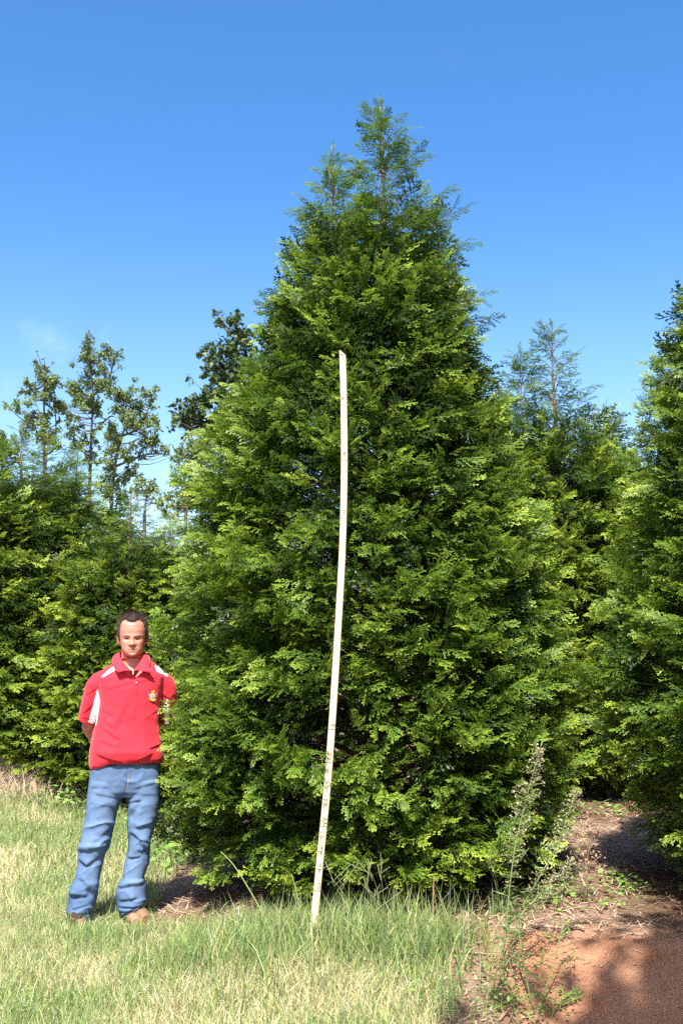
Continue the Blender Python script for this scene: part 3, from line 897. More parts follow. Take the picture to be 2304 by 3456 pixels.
for px, py, n, sp, hh, sz in ((230, 2735, 60, .16, .14, .06), (290, 2725, 60, .16, .14, .06), (150, 2690, 60, .2, .1, .05), (190, 2640, 80, .2, .08, .05), (430, 2720, 50, .14, .22, .07), (440, 2790, 30, .12, .15, .06), (560, 2900, 60, .14, .12, .07),
                              (600, 2930, 40, .12, .08, .06), (1950, 2690, 60, .14, .1, .06), (2000, 2740, 50, .2, .08, .06), (2080, 2980, 45, .07, .06, .04), (2120, 3010, 40, .1, .06, .04), (1890, 3050, 60, .12, .1, .04), (1930, 3020, 40, .12, .1, .04),
                              (1680, 3400, 60, .10, .16, .022), (1790, 3420, 60, .10, .14, .02), (1870, 3420, 30, .06, .06, .02), (1740, 3440, 50, .1, .1, .022), (2000, 3060, 60, .2, .12, .02), (2060, 3060, 50, .15, .1, .02), (1450, 3440, 30, .1, .08, .03), (1560, 3010, 24, .1, .06, .03)):
    leaf_quads(g, gp(px, py), n, sp, hh, sz, rg, LG)
tag(link('ground_weeds', g.mesh('ground_weeds'), M_WEED), 'patches of small light green broadleaf weeds on the bare ground', 'weeds', kind='stuff')

# ------------------------------------------------------------------ measuring stick
STK = [(1038, 3245), (1052, 3157), (1060, 3104), (1070, 3005), (1077, 2932), (1088, 2822), (1099, 2710), (1111, 2572), (1126, 2360), (1137, 2181), (1144, 2062), (1153, 1900), (1158.5, 1749), (1161.5, 1555), (1160, 1371), (1155.5, 1183)]
def stick_pt(px, py): return P(px, py, 5.50 + .42 * (3240 - py) / 2057)
SP = spline([stick_pt(*q) for q in STK], 90)
base = SP[0].copy()
stick = empty('measuring_stick', tuple(base), 0, 'pale wooden measuring stick with pencilled numbers leaning against the tallest arborvitae', 'measuring stick')
def wood_mat(name, c1, c2):
    m, t, b, o = new_mat(name)
    tcn = t.nodes.new('ShaderNodeTexCoord'); mp = t.nodes.new('ShaderNodeMapping')
    mp.inputs['Scale'].default_value = (60, 60, 2.2)
    t.links.new(tcn.outputs['Object'], mp.inputs['Vector'])
    n = N(t, 'ShaderNodeTexNoise', Scale=4.0, Detail=5.0)
    t.links.new(mp.outputs[0], n.inputs['Vector'])
    t.links.new(mix(t, rng(t, n.outputs['Fac'], .35, .65), c1, c2), b.inputs['Base Color'])
    b.inputs['Roughness'].default_value = .6
    return m
a = Acc()
hw, th = .0175, .005
sec = [(-hw, -th * .4), (-hw * .8, -th), (hw * .8, -th), (hw, -th * .4), (hw, th), (-hw, th)]
nrm = np.array((0., -1., -.2)); nrm /= np.linalg.norm(nrm)
sidev = np.array((1., 0., 0.))
VV = []
for i, p in enumerate(SP - base):
    for (u, v) in sec:
        q = p + sidev * u + np.array((0, v, 0))
        if i == len(SP) - 1: q = q - np.array((0, 0, max(0, (u / hw + .3)) * .022))     # slanted, worn top corner
        VV.append(q)
ns, k6 = len(SP), len(sec)
Q = [(i * k6 + j, i * k6 + (j + 1) % k6, (i + 1) * k6 + (j + 1) % k6, (i + 1) * k6 + j) for i in range(ns - 1) for j in range(k6)]
last = (ns - 1) * k6
a.add(VV, Q + [(last, last + 1, last + 2, last + 3), (last, last + 3, last + 4, last + 5), (3, 2, 1, 0), (5, 4, 3, 0)])
link('board', a.mesh('board'), wood_mat('pale_wood', (.38, .30, .205), (.54, .455, .335)), stick)
# pencilled lines and numbers
DIG = {'0': [[(0, .5), (.15, .95), (.5, 1), (.6, .5), (.45, .02), (.12, .05), (0, .5)]], '1': [[(.3, 1), (.28, 0)]], '2': [[(0, .8), (.25, 1), (.55, .85), (.4, .5), (0, 0), (.6, .03)]],
       '3': [[(0, .9), (.35, 1), (.55, .8), (.25, .55), (.58, .3), (.35, 0), (0, .1)]], '4': [[(.1, 1), (0, .5), (.6, .5)], [(.45, 1), (.42, 0)]], '5': [[(.6, 1), (.1, .97), (.08, .6), (.5, .55), (.55, .2), (.3, 0), (0, .08)]],
       '6': [[(.45, 1), (.08, .5), (.1, .08), (.45, 0), (.55, .3), (.3, .5), (.08, .35)]], '7': [[(0, .95), (.58, 1), (.3, 0)], [(.12, .5), (.5, .52)]], '8': [[(.3, .52), (.05, .75), (.3, 1), (.55, .75), (.3, .52), (.02, .25), (.3, 0), (.58, .25), (.3, .52)]],
       '9': [[(.5, .75), (.25, .55), (.05, .75), (.25, 1), (.5, .9), (.5, .75), (.45, 0)]]}
mk = None
MARKS = []
def stick_frame(py):
    zs = np.array([q[1] for q in STK], float)[::-1]; xs = np.array([q[0] for q in STK], float)[::-1]
    return stick_pt(np.interp(py, zs, xs), py) - base
def ribbon(pts, w):
    for a_, b2 in zip(pts[:-1], pts[1:]):
        d = b2 - a_; L = np.linalg.norm(d)
        if L < 1e-6: continue
        d /= L; s = np.cross(d, (0, -1, 0)); s /= np.linalg.norm(s) + 1e-9
        mk.add([a_ - s * w / 2 - d * w * .3, a_ + s * w / 2 - d * w * .3, b2 + s * w / 2 + d * w * .3, b2 - s * w / 2 + d * w * .3], [(0, 1, 2, 3)])
YF = np.array((0, -th - .0012, 0))
def line(py, x0=-.8, x1=.8, w=.0032, dip=0.0):
    global mk
    mk = Acc(); MARKS.append(('mark_line', mk))
    c = stick_frame(py)
    ribbon([c + YF + sidev * hw * (x0 + (x1 - x0) * f) + np.array((0, 0, -dip * math.sin(f * 3.14) - .002 * f)) for f in (0, .35, .7, 1)], w)
def num(py, s, hgt, x=0.0, w=.0022):
    global mk
    mk = Acc(); MARKS.append(('numeral', mk))
    c = stick_frame(py) + YF
    wd = hgt * .72
    x0 = x * hw - wd * len(s) / 2
    for k, ch in enumerate(s):
        for st in DIG[ch]:
            ribbon([c + sidev * (x0 + wd * k + px * hgt) + np.array((0, 0, (py_ - .5) * hgt)) for px, py_ in st], w)
for py, t_ in ((3005, None), (2931.6, '15'), (2871, '18'), (2822, '21'), (2711, '27'), (2651, '30'), (2553, '36')):
    line(py, -.85, .55 if t_ else .85)
    if t_:
        num(py - 9, t_, .015, -.1); num(py + 9, t_, .015, -.15)
line(2787, -.85, .85); line(2572, -.85, .5); line(2461, -.8, .8)
num(2996, '12', .013, .35); num(2984, '12', .013, .35); num(2990, '1', .03, -.5)
num(2765, '24', .013, .3); num(2777, '2', .026, -.4); num(2779, '24', .011, .4)
num(2598, '33', .014, -.45); num(2606, '33', .014, -.5); num(2545, '3', .03, -.6)
num(2448, '42', .014, .4)
for py, t_ in ((1749, '7'), (1555, '8'), (1371, '9'), (2360, '4'), (2155, '5'), (1952, '6')):
    if t_ in '789': line(py, -.9, .9, .002, -.003); num(py - (18 if t_ == '7' else 22), t_, .028 if t_ != '9' else .026, -.35 if t_ == '9' else .1, .0024)
line(1196, -.9, .2); num(1202, '10', .014, -.2)
m, t, b, o = new_mat('pencil_marks'); b.inputs['Base Color'].default_value = (.06, .05, .045, 1); b.inputs['Roughness'].default_value = .7
for nm, q in MARKS: link(nm, q.mesh(nm), m, stick)
# ------------------------------------------------------------------ single weeds, dead stalks, fallen sticks
def solve_path(pts, Y0, dY=0.0):
    """pixel path -> world points; first point stands on the ground at its pixel"""
    b0 = gp(*pts[0])
    n = len(pts)
    return np.array([b0 if i == 0 else P(px, py, b0[1] + dY * i / (n - 1)) for i, (px, py) in enumerate(pts)])
M_STEM = grassy('weed_stem', .6, .1)
def weed_root(name, path, label, cat, group=None):
    return empty(name, tuple(path[0]), 0, label, cat, group)
def horseweed(pts, dY, label, seed, fluff=1.0, green0=.35):
    rg = np.random.default_rng(seed)
    w = solve_path(pts, 0, dY)
    root = weed_root('horseweed', w, label, 'weed', 'horseweed stalks on the clay')
    ps = spline(w, 40) - w[0]
    ps[0, 2] -= .03
    a = Acc()
    tube(a, ps, np.linspace(.0045, .0015, 40), 5, True, col=np.tile((.20, .24, .08), (40 * 5 + 2, 1)))
    link('stem', a.mesh('stem', True), M_STEM, root)
    L = np.linalg.norm(np.diff(ps, axis=0), axis=1).sum()
    lf, sd = Acc(), Acc()
    n = int(260 * L)
    for i in range(n):
        f = rg.uniform(.08, .97); q = np.array([np.interp(f * 39, np.arange(40), ps[:, k]) for k in range(3)])
        if f < .62 and rg.random() < .5:
            az = rg.random() * 6.28; l = rg.uniform(.04, .085)
            d = np.array((math.cos(az), math.sin(az) * .6, rg.normal(.15, .3))) * l
            s = np.cross(d, rg.normal(0, 1, 3)); s = s / (np.linalg.norm(s) + 1e-9) * .0028
            lf.add([q, q + d * .45 + s, q + d, q + d * .45 - s], [(0, 1, 2, 3)], col=np.tile(np.array((.15, .24, .08)) * rg.uniform(.7, 1.2), (4, 1)))
        if f > green0:
            k = 5 if f > green0 + .12 else 2
            rad = .055 * fluff * math.sin(math.pi * min(1, (f - green0) / (1.02 - green0) * .85 + .12)) * rg.uniform(.4, 1.1)
            az = rg.random() * 6.28
            e = q + np.array((math.cos(az), math.sin(az), rg.uniform(.1, .8))) * rad
            s = np.array((0, 0, .0012))
            lf.add([q - s, e - s, e + s, q + s], [(0, 1, 2, 3)], col=np.tile((.24, .27, .11), (4, 1)))
            for _ in range(k):
                c = e + rg.normal(0, .007, 3); d1 = rg.normal(0, 1, 3); d1 /= np.linalg.norm(d1); d2 = np.cross(d1, rg.normal(0, 1, 3)); d2 /= np.linalg.norm(d2)
                r = rg.uniform(.0025, .0055)
                sd.add([c - d1 * r, c + d2 * r, c + d1 * r, c - d2 * r], [(0, 1, 2, 3)], col=np.tile(np.array(((.33, .28, .16), (.40, .34, .22), (.20, .20, .085))[rg.integers(3)]), (4, 1)))
    if lf.n: link('leaves', lf.mesh('leaves'), M_WEED, root)
    if sd.n: tag(link('seed_heads', sd.mesh('seed_heads'), M_STRAW, root), kind='stuff')
    return root
horseweed([(1659, 3374), (1677, 3261), (1705, 3154), (1713, 3051), (1736, 2861), (1767, 2728), (1800, 2600), (1828, 2503)], .02, 'tallest horseweed stalk with tan seed heads in front of the arborvitae', 1, 1.1, .45)
horseweed([(1695, 3330), (1705, 3154), (1745, 3085), (1787, 3015), (1879, 2851), (1920, 2733), (1956, 2661)], .05, 'second tallest horseweed stalk, leaning right over the straw', 2, .9, .5)
horseweed([(1792, 3395), (1761, 3220), (1750, 3107), (1800, 3040), (1850, 2985), (1900, 2943), (1936, 2890)], .1, 'horseweed stalk bending right with sparse greenish seed heads', 3, .7, .55)
horseweed([(1720, 3200), (1770, 3110), (1828, 3051), (1925, 2974), (1966, 2913)], .1, 'shortest horseweed stalk, lowest of the leaning ones', 4, .7, .4)

def ferny(pts, label, seed):
    rg = np.random.default_rng(seed)
    w = solve_path(pts, 0, .05)
    root = weed_root('ferny_weed', w, label, 'weed', 'ferny green weeds on the clay')
    ps = spline(w, 24) - w[0]; ps[0, 2] -= .02
    a = Acc(); tube(a, ps, np.linspace(.004, .0015, 24), 5, True, col=np.tile((.20, .30, .08), (24 * 5 + 2, 1)))
    lf = Acc()
    for i in range(16):
        f = .2 + .78 * i / 15; q = np.array([np.interp(f * 23, np.arange(24), ps[:, k]) for k in range(3)])
        sg = 1 if i % 2 else -1
        L = .17 * (1.1 - f) + .03
        d = np.array((sg * .85, rg.normal(0, .5), rg.uniform(.15, .6))); d /= np.linalg.norm(d)
        tube(a, [q, q + d * L], (.0015, .0008), 3, False, col=np.tile((.20, .30, .08), (6, 1)))
        for j in range(int(L / .008)):
            c = q + d * L * rg.uniform(.25, 1); v = rg.normal(0, 1, 3) * .7 + d; v *= rg.uniform(.012, .024) / np.linalg.norm(v); s = np.cross(v, rg.normal(0, 1, 3)); s *= .003 / (np.linalg.norm(s) + 1e-9)
            lf.add([c, c + v * .5 + s, c + v, c + v * .5 - s], [(0, 1, 2, 3)], col=np.tile(np.array((.20, .32, .07)) * rg.uniform(.7, 1.2), (4, 1)))
    link('stem', a.mesh('stem', True), M_STEM, root)
    link('leaves', lf.mesh('leaves'), M_WEED, root)
ferny([(1828, 3384), (1850, 3310), (1869, 3241), (1885, 3180), (1900, 3118)], 'ferny green weed in front of the clay bank right of the horseweeds', 1)
ferny([(1700, 3425), (1690, 3390), (1700, 3340)], 'small ferny green weed at the foot of the tallest horseweed', 2)
ferny([(1860, 3430), (1880, 3390), (1920, 3350)], 'low ferny green weed at the edge of the shaded clay', 3)

def bare_stalk(pts, r, col, label, name='dead_stalk', cat='dead stalk', dY=0.0, fuzz=0, seed=0):
    rg = np.random.default_rng(seed)
    w = solve_path(pts, 0, dY)
    ps = spline(w, 20) - w[0]; ps[0, 2] -= .02
    a = Acc(); tube(a, ps, np.linspace(r, r * .5, 20), 5, True, col=np.tile(col, (102, 1)))
    for _ in range(fuzz):
        f = rg.uniform(.35, 1); q = np.array([np.interp(f * 19, np.arange(20), ps[:, k]) for k in range(3)])
        e = q + np.array((rg.normal(0, .05), rg.normal(0, .05), rg.uniform(0, .09)))
        s = np.array((.0012, 0, 0)); a.add([q - s, q + s, e + s, e - s], [(0, 1, 2, 3)], col=np.tile(col, (4, 1)))
        for _ in range(5):
            c = e + rg.normal(0, .012, 3); v = rg.normal(0, .006, (4, 3)); a.add(c + v, [(0, 1, 2, 3)], col=np.tile(np.array(col) * rg.uniform(.8, 1.4), (4, 1)))
    o = link(name, a.mesh(name), M_STRAW, None, tuple(w[0]))
    tag(o, label, cat)
bare_stalk([(1384, 3070), (1382, 2950), (1380, 2832)], .006, (.30, .19, .13), 'tall brown dead stalk right of the measuring stick')
bare_stalk([(1460, 3105), (1461, 3030), (1463, 2960)], .006, (.30, .19, .13), 'short brown dead stalk, farther right of the measuring stick')
bare_stalk([(1974, 3041), (1980, 2930), (1984, 2790)], .005, (.34, .22, .15), 'fuzzy brown dead weed in the gap between the right-hand trees', 'dead_weed', 'weed', 0, 45, 3)
GS = (.26, .31, .12)
bare_stalk([(935, 3200), (900, 3110), (840, 3000), (785, 2915), (745, 2875)], .0035, GS, 'long leaning grass stem left of the measuring stick', 'grass_stem', 'grass stem', .1)
bare_stalk([(1030, 3180), (1012, 3090), (1000, 3010), (984, 2950)], .003, GS, 'thin upright grass stem just left of the measuring stick', 'grass_stem', 'grass stem', .05)
bare_stalk([(1080, 3130), (1110, 3060), (1150, 2990), (1215, 2925)], .0035, GS, 'grass stem crossing to the right behind the measuring stick', 'grass_stem', 'grass stem', .12)
def seed_grass(px, py, label, seed):
    rg = np.random.default_rng(seed)
    b0 = gp(px, py); a = Acc()
    root = empty('seeding_grass', tuple(b0), 0, label, 'grass tuft', 'tall grass tufts with seed heads')
    n = 34
    V, Q, T, C = blades(np.stack((rg.normal(0, .03, n), rg.normal(0, .02, n), np.full(n, -.01)), 1), rg.uniform(.10, .24, n), np.full(n, .008), rg.uniform(.2, 1.1, n), pick(rg, n, (GREEN, GREEN2, COOL), (1, 1, 1)), rg, curl=1.6)
    a.add(V, Q, T, col=C); link('blades', a.mesh('blades'), M_GRASS, root)
    for k in range(4):
        s = Acc()
        tip = np.array((rg.normal(0, .07), rg.normal(0, .05), rg.uniform(.20, .32)))
        tube(s, spline([(0, 0, 0), tip * np.array((.4, .4, .6)), tip], 8), .0010, 4, False, col=np.tile(GS, (32, 1)))
        for j in range(4):
            e = tip + np.array((rg.normal(0, .05), rg.normal(0, .03), rg.uniform(.03, .10)))
            tube(s, [tip - (0, 0, .01 * j), e], (.0009, .0014), 4, False, col=np.tile((.34, .36, .18), (8, 1)))
        link('seed_head', s.mesh('seed_head'), M_GRASS, root)
seed_grass(1300, 3170, 'tall grass tuft with forked seed heads right of the measuring stick', 1)
seed_grass(1220, 3190, 'tall grass tuft with forked seed heads close to the measuring stick foot', 2)
for px, py in ((1010, 3260), (1050, 3275), (1085, 3270), (970, 3230), (1120, 3230), (1035, 3300)): pass
seed_grass(1690, 3090, 'lone grass tuft at the straw edge behind the horseweeds', 4)
def fallen(p0, p1, r, label, seed):
    rg = np.random.default_rng(seed)
    a_, b2 = gp(*p0), gp(*p1)
    pts = np.array([a_ * (1 - f) + b2 * f for f in np.linspace(0, 1, 9)])
    pts[:, 2] = height(pts[:, 0], pts[:, 1]) + r * .8 + .012
    pts += rg.normal(0, .004, pts.shape)
    a = Acc(); tube(a, pts - a_, np.linspace(r, r * .6, 9), 6, True, col=np.tile((.36, .23, .16), (56, 1)))
    tag(link('fallen_twig', a.mesh('fallen_twig', True), M_STRAW, None, tuple(a_)), label, 'twig', 'fallen twigs on the bare ground')
fallen((1792, 3133), (1977, 3146), .010, 'thickest fallen twig lying across the top of the clay bank', 1)
fallen((1551, 3172), (1649, 3118), .007, 'fallen twig lying diagonally left of the horseweeds', 2)
fallen((1515, 3225), (1674, 3235), .007, 'thin fallen twig at the left edge of the clay', 3)
fallen((2010, 3155), (2060, 3120), .005, 'short fallen twig at the shaded edge of the clay bank', 4)
def stub():
    b0 = gp(130, 2690); t_ = P(110, 2640, b0[1] + .05) - b0
    a = Acc(); tube(a, [np.array((0, 0, -.04)), t_ * .5, t_], (.022, .02, .016), 7, True, col=np.tile((.34, .20, .12), (23, 1)))
    tag(link('tree_stub', a.mesh('tree_stub'), M_STRAW, None, tuple(b0)), 'short leaning brown stub at the edge of the lawn, far left', 'stub')
stub()
# ------------------------------------------------------------------ the man
MX, MY = -1.22, 6.56
MZ = float(height(MX, MY))
man_org = np.array((MX, MY, 0.0))
def lp(px, py):
    z = P(px, py, MY)[2] - MZ
    return np.array(((px - 449) * .9826 * (6.515 + (z - 1.6) * .1167) / F, z))
def c1(x, y): return lp(200 + x / 3.564, 2000 + y / 3.564)
def c2(x, y): return lp(200 + x / 3.136, 2520 + y / 3.136)
def fc(x, y): return lp(380 + x / 11.2, 2050 + y / 11.2)

class Solid:
    """several closed lofts fused into one surface by voxel remeshing"""
    def __init__(s): s.a = Acc()
    def loft(s, rings, n=28, ex=2.3):
        """rings: (cx, cy, cz, half width, half depth front, half depth back)"""
        a = np.arange(n) * 2 * math.pi / n
        ca, sa = np.cos(a), np.sin(a)
        ux = np.sign(ca) * np.abs(ca) ** (2 / ex); uy = np.sign(sa) * np.abs(sa) ** (2 / ex)
        V = []
        for (cx, cy, cz, hw_, hf, hb) in rings:
            V.append(np.stack((cx + hw_ * ux, cy + np.where(uy < 0, hf, hb) * uy, np.full(n, cz)), 1))
        m = len(rings)
        V = np.concatenate(V)
        i = np.arange(m - 1)[:, None] * n; j = np.arange(n)[None, :]
        Q = np.stack((i + j, i + (j + 1) % n, i + n + (j + 1) % n, i + n + j), -1).reshape(-1, 4)
        V = np.concatenate((V, V[:n].mean(0, keepdims=True), V[-n:].mean(0, keepdims=True)))
        T = [(m * n, (k + 1) % n, k) for k in range(n)] + [(m * n + 1, (m - 1) * n + k, (m - 1) * n + (k + 1) % n) for k in range(n)]
        s.a.add(V, Q, T)
    def limb(s, pts, radii, n=16, k=14):
        p = spline(pts, k); r = np.interp(np.linspace(0, 1, k), np.linspace(0, 1, len(radii)), radii)
        tube(s.a, p, r, n)
    def ball(s, c, r, n=14):
        th = np.linspace(0, math.pi, n)[1:-1]
        s.loft([(c[0], c[1], c[2] + r[2] * math.cos(t), r[0] * math.sin(t), r[1] * math.sin(t), r[1] * math.sin(t)) for t in th], 20, 2)
    def fuse(s, voxel, smooth=3):
        me = s.a.mesh('tmp')
        o = bpy.data.objects.new('tmp', me); COL.objects.link(o)
        md = o.modifiers.new('r', 'REMESH'); md.mode = 'VOXEL'; md.voxel_size = voxel
        if smooth:
            sm = o.modifiers.new('s', 'SMOOTH'); sm.factor = .5; sm.iterations = smooth
        dg = bpy.context.evaluated_depsgraph_get()
        r = bpy.data.meshes.new_from_object(o.evaluated_get(dg))
        bpy.data.objects.remove(o); bpy.data.meshes.remove(me)
        return r

def get(me):
    V = np.empty(len(me.vertices) * 3, np.float32); me.vertices.foreach_get('co', V)
    Nn = np.empty(len(me.vertices) * 3, np.float32); me.vertex_normals.foreach_get('vector', Nn)
    return V.reshape(-1, 3).astype(float), Nn.reshape(-1, 3).astype(float)
def put_back(me, V, col):
    me.vertices.foreach_set('co', np.ascontiguousarray(V, np.float32).ravel())
    a = me.attributes.new('col', 'FLOAT_COLOR', 'POINT')
    a.data.foreach_set('color', np.ascontiguousarray(np.concatenate((col, np.ones((len(col), 1))), 1), np.float32).ravel())
    me.polygons.foreach_set('use_smooth', np.ones(len(me.polygons), bool))
    me.update()
def G(d, s): return np.exp(-(d / s) ** 2)
def seg(x, z, a, b):
    """signed distance across, position along (0..1) relative to segment a-b"""
    d = b - a; L = np.linalg.norm(d); d = d / L
    t = ((x - a[0]) * d[0] + (z - a[1]) * d[1]) / L
    s = (x - a[0]) * -d[1] + (z - a[1]) * d[0]
    return s, t
def creases(V, Nn, lst, conv):
    """lst: (x0, y0, x1, y1, width m, depth m) in crop pixels; a groove with a raised fold above it"""
    out = np.zeros(len(V))
    front = np.clip(-Nn[:, 1] * 1.7 - .15, 0, 1)
    for (x0, y0, x1, y1, w, d) in lst:
        if x1 < x0: x0, y0, x1, y1 = x1, y1, x0, y0
        s, t = seg(V[:, 0], V[:, 2], conv(x0, y0), conv(x1, y1))
        tp = sst(-.12, .2, t) * (1 - sst(.8, 1.12, t))
        # the cloth swells towards the fold from above, then drops sharply below it
        out += tp * d * np.where(s > 0, .9 * np.exp(-np.maximum(s, 0) / (2.6 * w)) * sst(-.1 * w, .5 * w, s) - .0, -.75 * np.exp(np.minimum(s, 0) / (1.3 * w)) * sst(.1 * w, -.4 * w, s))
    return out * front
def in_poly(x, z, poly):
    p = np.array(poly); r = np.zeros(len(x), bool); j = len(p) - 1
    for i in range(len(p)):
        c = (p[i, 1] > z) != (p[j, 1] > z)
        xx = (p[j, 0] - p[i, 0]) * (z - p[i, 1]) / (p[j, 1] - p[i, 1] + 1e-12) + p[i, 0]
        r ^= c & (x < xx); j = i
    return r

man = empty('person', (MX, MY, MZ - .015), math.radians(10.8), 'man in a red and white polo shirt and blue jeans, arms behind his back', 'person')

# ---- head shape
zc, zt = float(fc(0, 1765)[1]), float(fc(0, 150)[1])
HH = zt - zc
hz = np.array((0, .02, .05, .09, .157, .277, .398, .488, .61, .76, .86, .93, .975, 1.0))
hwid = np.array((.020, .034, .046, .056, .0645, .070, .0745, .0775, .080, .0795, .069, .050, .028, .004))
hfro = np.array((.080, .090, .096, .098, .098, .096, .092, .094, .097, .090, .072, .047, .022, .0))
hbak = np.array((-.03, .0, .02, .035, .055, .075, .090, .097, .101, .099, .085, .062, .034, .004))
def head_mesh(inflate=0.0, nzr=64, n=72):
    V = []
    a = np.arange(n) * 2 * math.pi / n
    ca, sa = np.cos(a), np.sin(a)
    ex = 2.25
    ux = np.sign(ca) * np.abs(ca) ** (2 / ex); uy = np.sign(sa) * np.abs(sa) ** (2 / ex)
    for f in (1 - np.cos(np.linspace(0, math.pi, nzr))) / 2:
        w, hf, hb = np.interp(f, hz, hwid) + inflate, np.interp(f, hz, hfro) + inflate, np.interp(f, hz, hbak) + inflate
        x = w * ux
        y = np.where(uy < 0, hf * uy, max(hb, .002) * uy)
        z = np.full(n, f * HH) + (f - .5) * 2 * inflate
        fr = np.clip(-uy, 0, 1) ** .7
        ax = np.abs(x)
        d = np.zeros(n)
        zz = f * HH
        nose = G(zz - .080, .026) * .6 + .55 * np.clip(1 - abs(zz - .088) / .03, 0, 1)
        d += (.007 * G(zz - .110, .016) + .025 * sst(.118, .074, np.array(zz)) * sst(.058, .070, np.array(zz))) * G(x, .0085 + .006 * float(sst(.10, .07, np.array(zz))))
        d += .007 * G(zz - .072, .008) * G(ax - .013, .008)
        d -= .013 * G(zz - .103, .010) * G(ax - .032, .016)
        d += .008 * G(zz - .121, .008) * G(ax - .030, .022)
        d += .004 * G(zz - .086, .012) * G(ax - .045, .016)
        d += .0045 * G(zz - .047, .005) * G(ax, .022) + .005 * G(zz - .034, .006) * G(ax, .019)
        d -= .004 * G(zz - .0405, .0028) * G(ax, .026)
        d -= .004 * G(zz - .024, .006) * G(ax, .02)
        d += .005 * G(zz - .010, .010) * G(ax, .02)
        d -= .0025 * G(zz - (.064 - .5 * (ax - .02)), .004) * sst(.018, .024, ax) * (1 - sst(.034, .042, ax))
        if inflate == 0: y = y - d * fr
        V.append(np.stack((x, y, z), 1))
    return np.concatenate(V), nzr, n
def head_place(V):
    """tilt and put on the neck (local coordinates of the man)"""
    V = V.copy()
    f = V[:, 2] / HH
    V[:, 0] += fc(697, 0)[0] * 1.0 + .0085 * (1 - f)
    a = math.radians(-2.5)                                        # turned very slightly towards his right
    x, y = V[:, 0] - .0, V[:, 1]
    V[:, 0], V[:, 1] = x * math.cos(a) - y * math.sin(a) , x * math.sin(a) + y * math.cos(a)
    V[:, 2] += zc
    V[:, 1] += -.012
    return V
S = Solid()
Vh, nzr, nn = head_mesh()
Vp = head_place(Vh)
i = np.arange(nzr - 1)[:, None] * nn; j = np.arange(nn)[None, :]
HQ = np.stack((i + j, i + (j + 1) % nn, i + nn + (j + 1) % nn, i + nn + j), -1).reshape(-1, 4)
HT = [(nzr * nn, (k + 1) % nn, k) for k in range(nn)] + [(nzr * nn + 1, (nzr - 1) * nn + k, (nzr - 1) * nn + (k + 1) % nn) for k in range(nn)]
S.a.add(np.concatenate((Vp, Vp[:nn].mean(0, keepdims=True), Vp[-nn:].mean(0, keepdims=True))), HQ, HT)
for ex_, ey_, w_ in ((155, 1130, .009), (1318, 1080, .010)):                 # ears
    e = fc(ex_, ey_)
    sg = -1 if ex_ < 600 else 1
    S.ball((e[0] - sg * .004, .008, e[1]), (w_, .019, .031))
    S.ball((e[0] - sg * .014, -.002, e[1] - .012), (.012, .012, .02))
nx0 = fc(735, 0)[0]
S.loft([(nx0 - .004, 0, 1.36, .10, .08, .09), (nx0 - .002, 0, 1.42, .078, .062, .085), (nx0, .006, 1.455, .072, .054, .075), (nx0, .012, 1.49, .067, .052, .07), (nx0, .012, zc + .02, .065, .052, .068), (nx0, .012, zc + .06, .062, .045, .07)])
# torso, legs and feet inside the clothes
S.loft([(-.02, 0, .80, .15, .09, .10), (-.02, 0, .95, .165, .10, .10), (-.02, 0, 1.1, .15, .10, .09), (-.015, 0, 1.25, .15, .10, .10), (-.005, 0, 1.36, .145, .085, .085), (0, 0, 1.41, .10, .07, .07), (0, 0, 1.45, .06, .05, .06)])
lk = [c2(515, 500), c2(410, 1030), c2(300, 1790)]; rk = [c2(900, 500), c2(880, 1030), c2(810, 1740)]
for q, sx in ((lk, -1), (rk, 1)):
    S.limb([(q[0][0], .0, q[0][1] + .08), (q[1][0], -.01, q[1][1]), (q[2][0], .015, .12), (q[2][0], .015, .06)], (.075, .052, .04, .04))
    S.limb([(q[2][0], .04, .045), (q[2][0] + sx * .01, -.05, .045), (q[2][0] + sx * .03, -.14, .035)], (.034, .038, .028))
# arms go back and meet behind him
def p3(c, y): return (c[0], y, c[1])
S.limb([p3(c1(560, 1060), .01), p3(c1(420, 1250), .04), p3(c1(360, 1560), .095)], (.040, .044, .038))
S.limb([p3(c1(350, 1560), .095), p3(c1(450, 1740), .16), p3(c1(640, 1890), .195)], (.041, .038, .027))
S.limb([p3(c1(1200, 1080), .01), p3(c1(1290, 1250), .045), p3(c1(1285, 1580), .10)], (.038, .040, .037))
S.limb([p3(c1(1285, 1580), .10), p3(c1(1180, 1760), .165), p3(c1(1000, 1895), .195)], (.041, .038, .027))
rgm = np.random.default_rng(3)
for wx, dirx, yb in ((640, 1, .205), (1000, -1, .215)):
    w0 = np.array(p3(c1(wx, 1895), yb)); pal = w0 + np.array((dirx * .055, .006, -.025))
    S.limb([w0, (w0 + pal) / 2, pal], (.026, .033, .034))
    for k in range(4):
        b0 = pal + np.array((dirx * .022, .004 * k, .026 - .017 * k)); L = (.066, .076, .071, .055)[k]
        S.limb([b0, b0 + np.array((dirx * L * .5, .012, -.012)), b0 + np.array((dirx * L * .8, .010, -.030)), b0 + np.array((dirx * L * .85, -.004, -.045))], (.0095, .009, .0085, .007), 8, 8)
    S.limb([w0 + np.array((dirx * .03, .0, .02)), w0 + np.array((dirx * .055, .012, .042)), w0 + np.array((dirx * .085, .016, .046))], (.012, .011, .009), 8, 8)
bme = S.fuse(.0042, 1)
V, Nn = get(bme)
n_ = len(V)
SKIN = np.array((.41, .17, .122))
col = np.tile(SKIN, (n_, 1)) * (1 + .07 * (fbm(V[:, 0] * 40 + 9, V[:, 2] * 40, 3)[:, None] - .5))
fz = V[:, 2] - zc
hx = V[:, 0] - (fc(697, 0)[0] + .0085 * (1 - fz / HH)) + .0035
face = (fz > -.01) & (V[:, 1] < -.03)
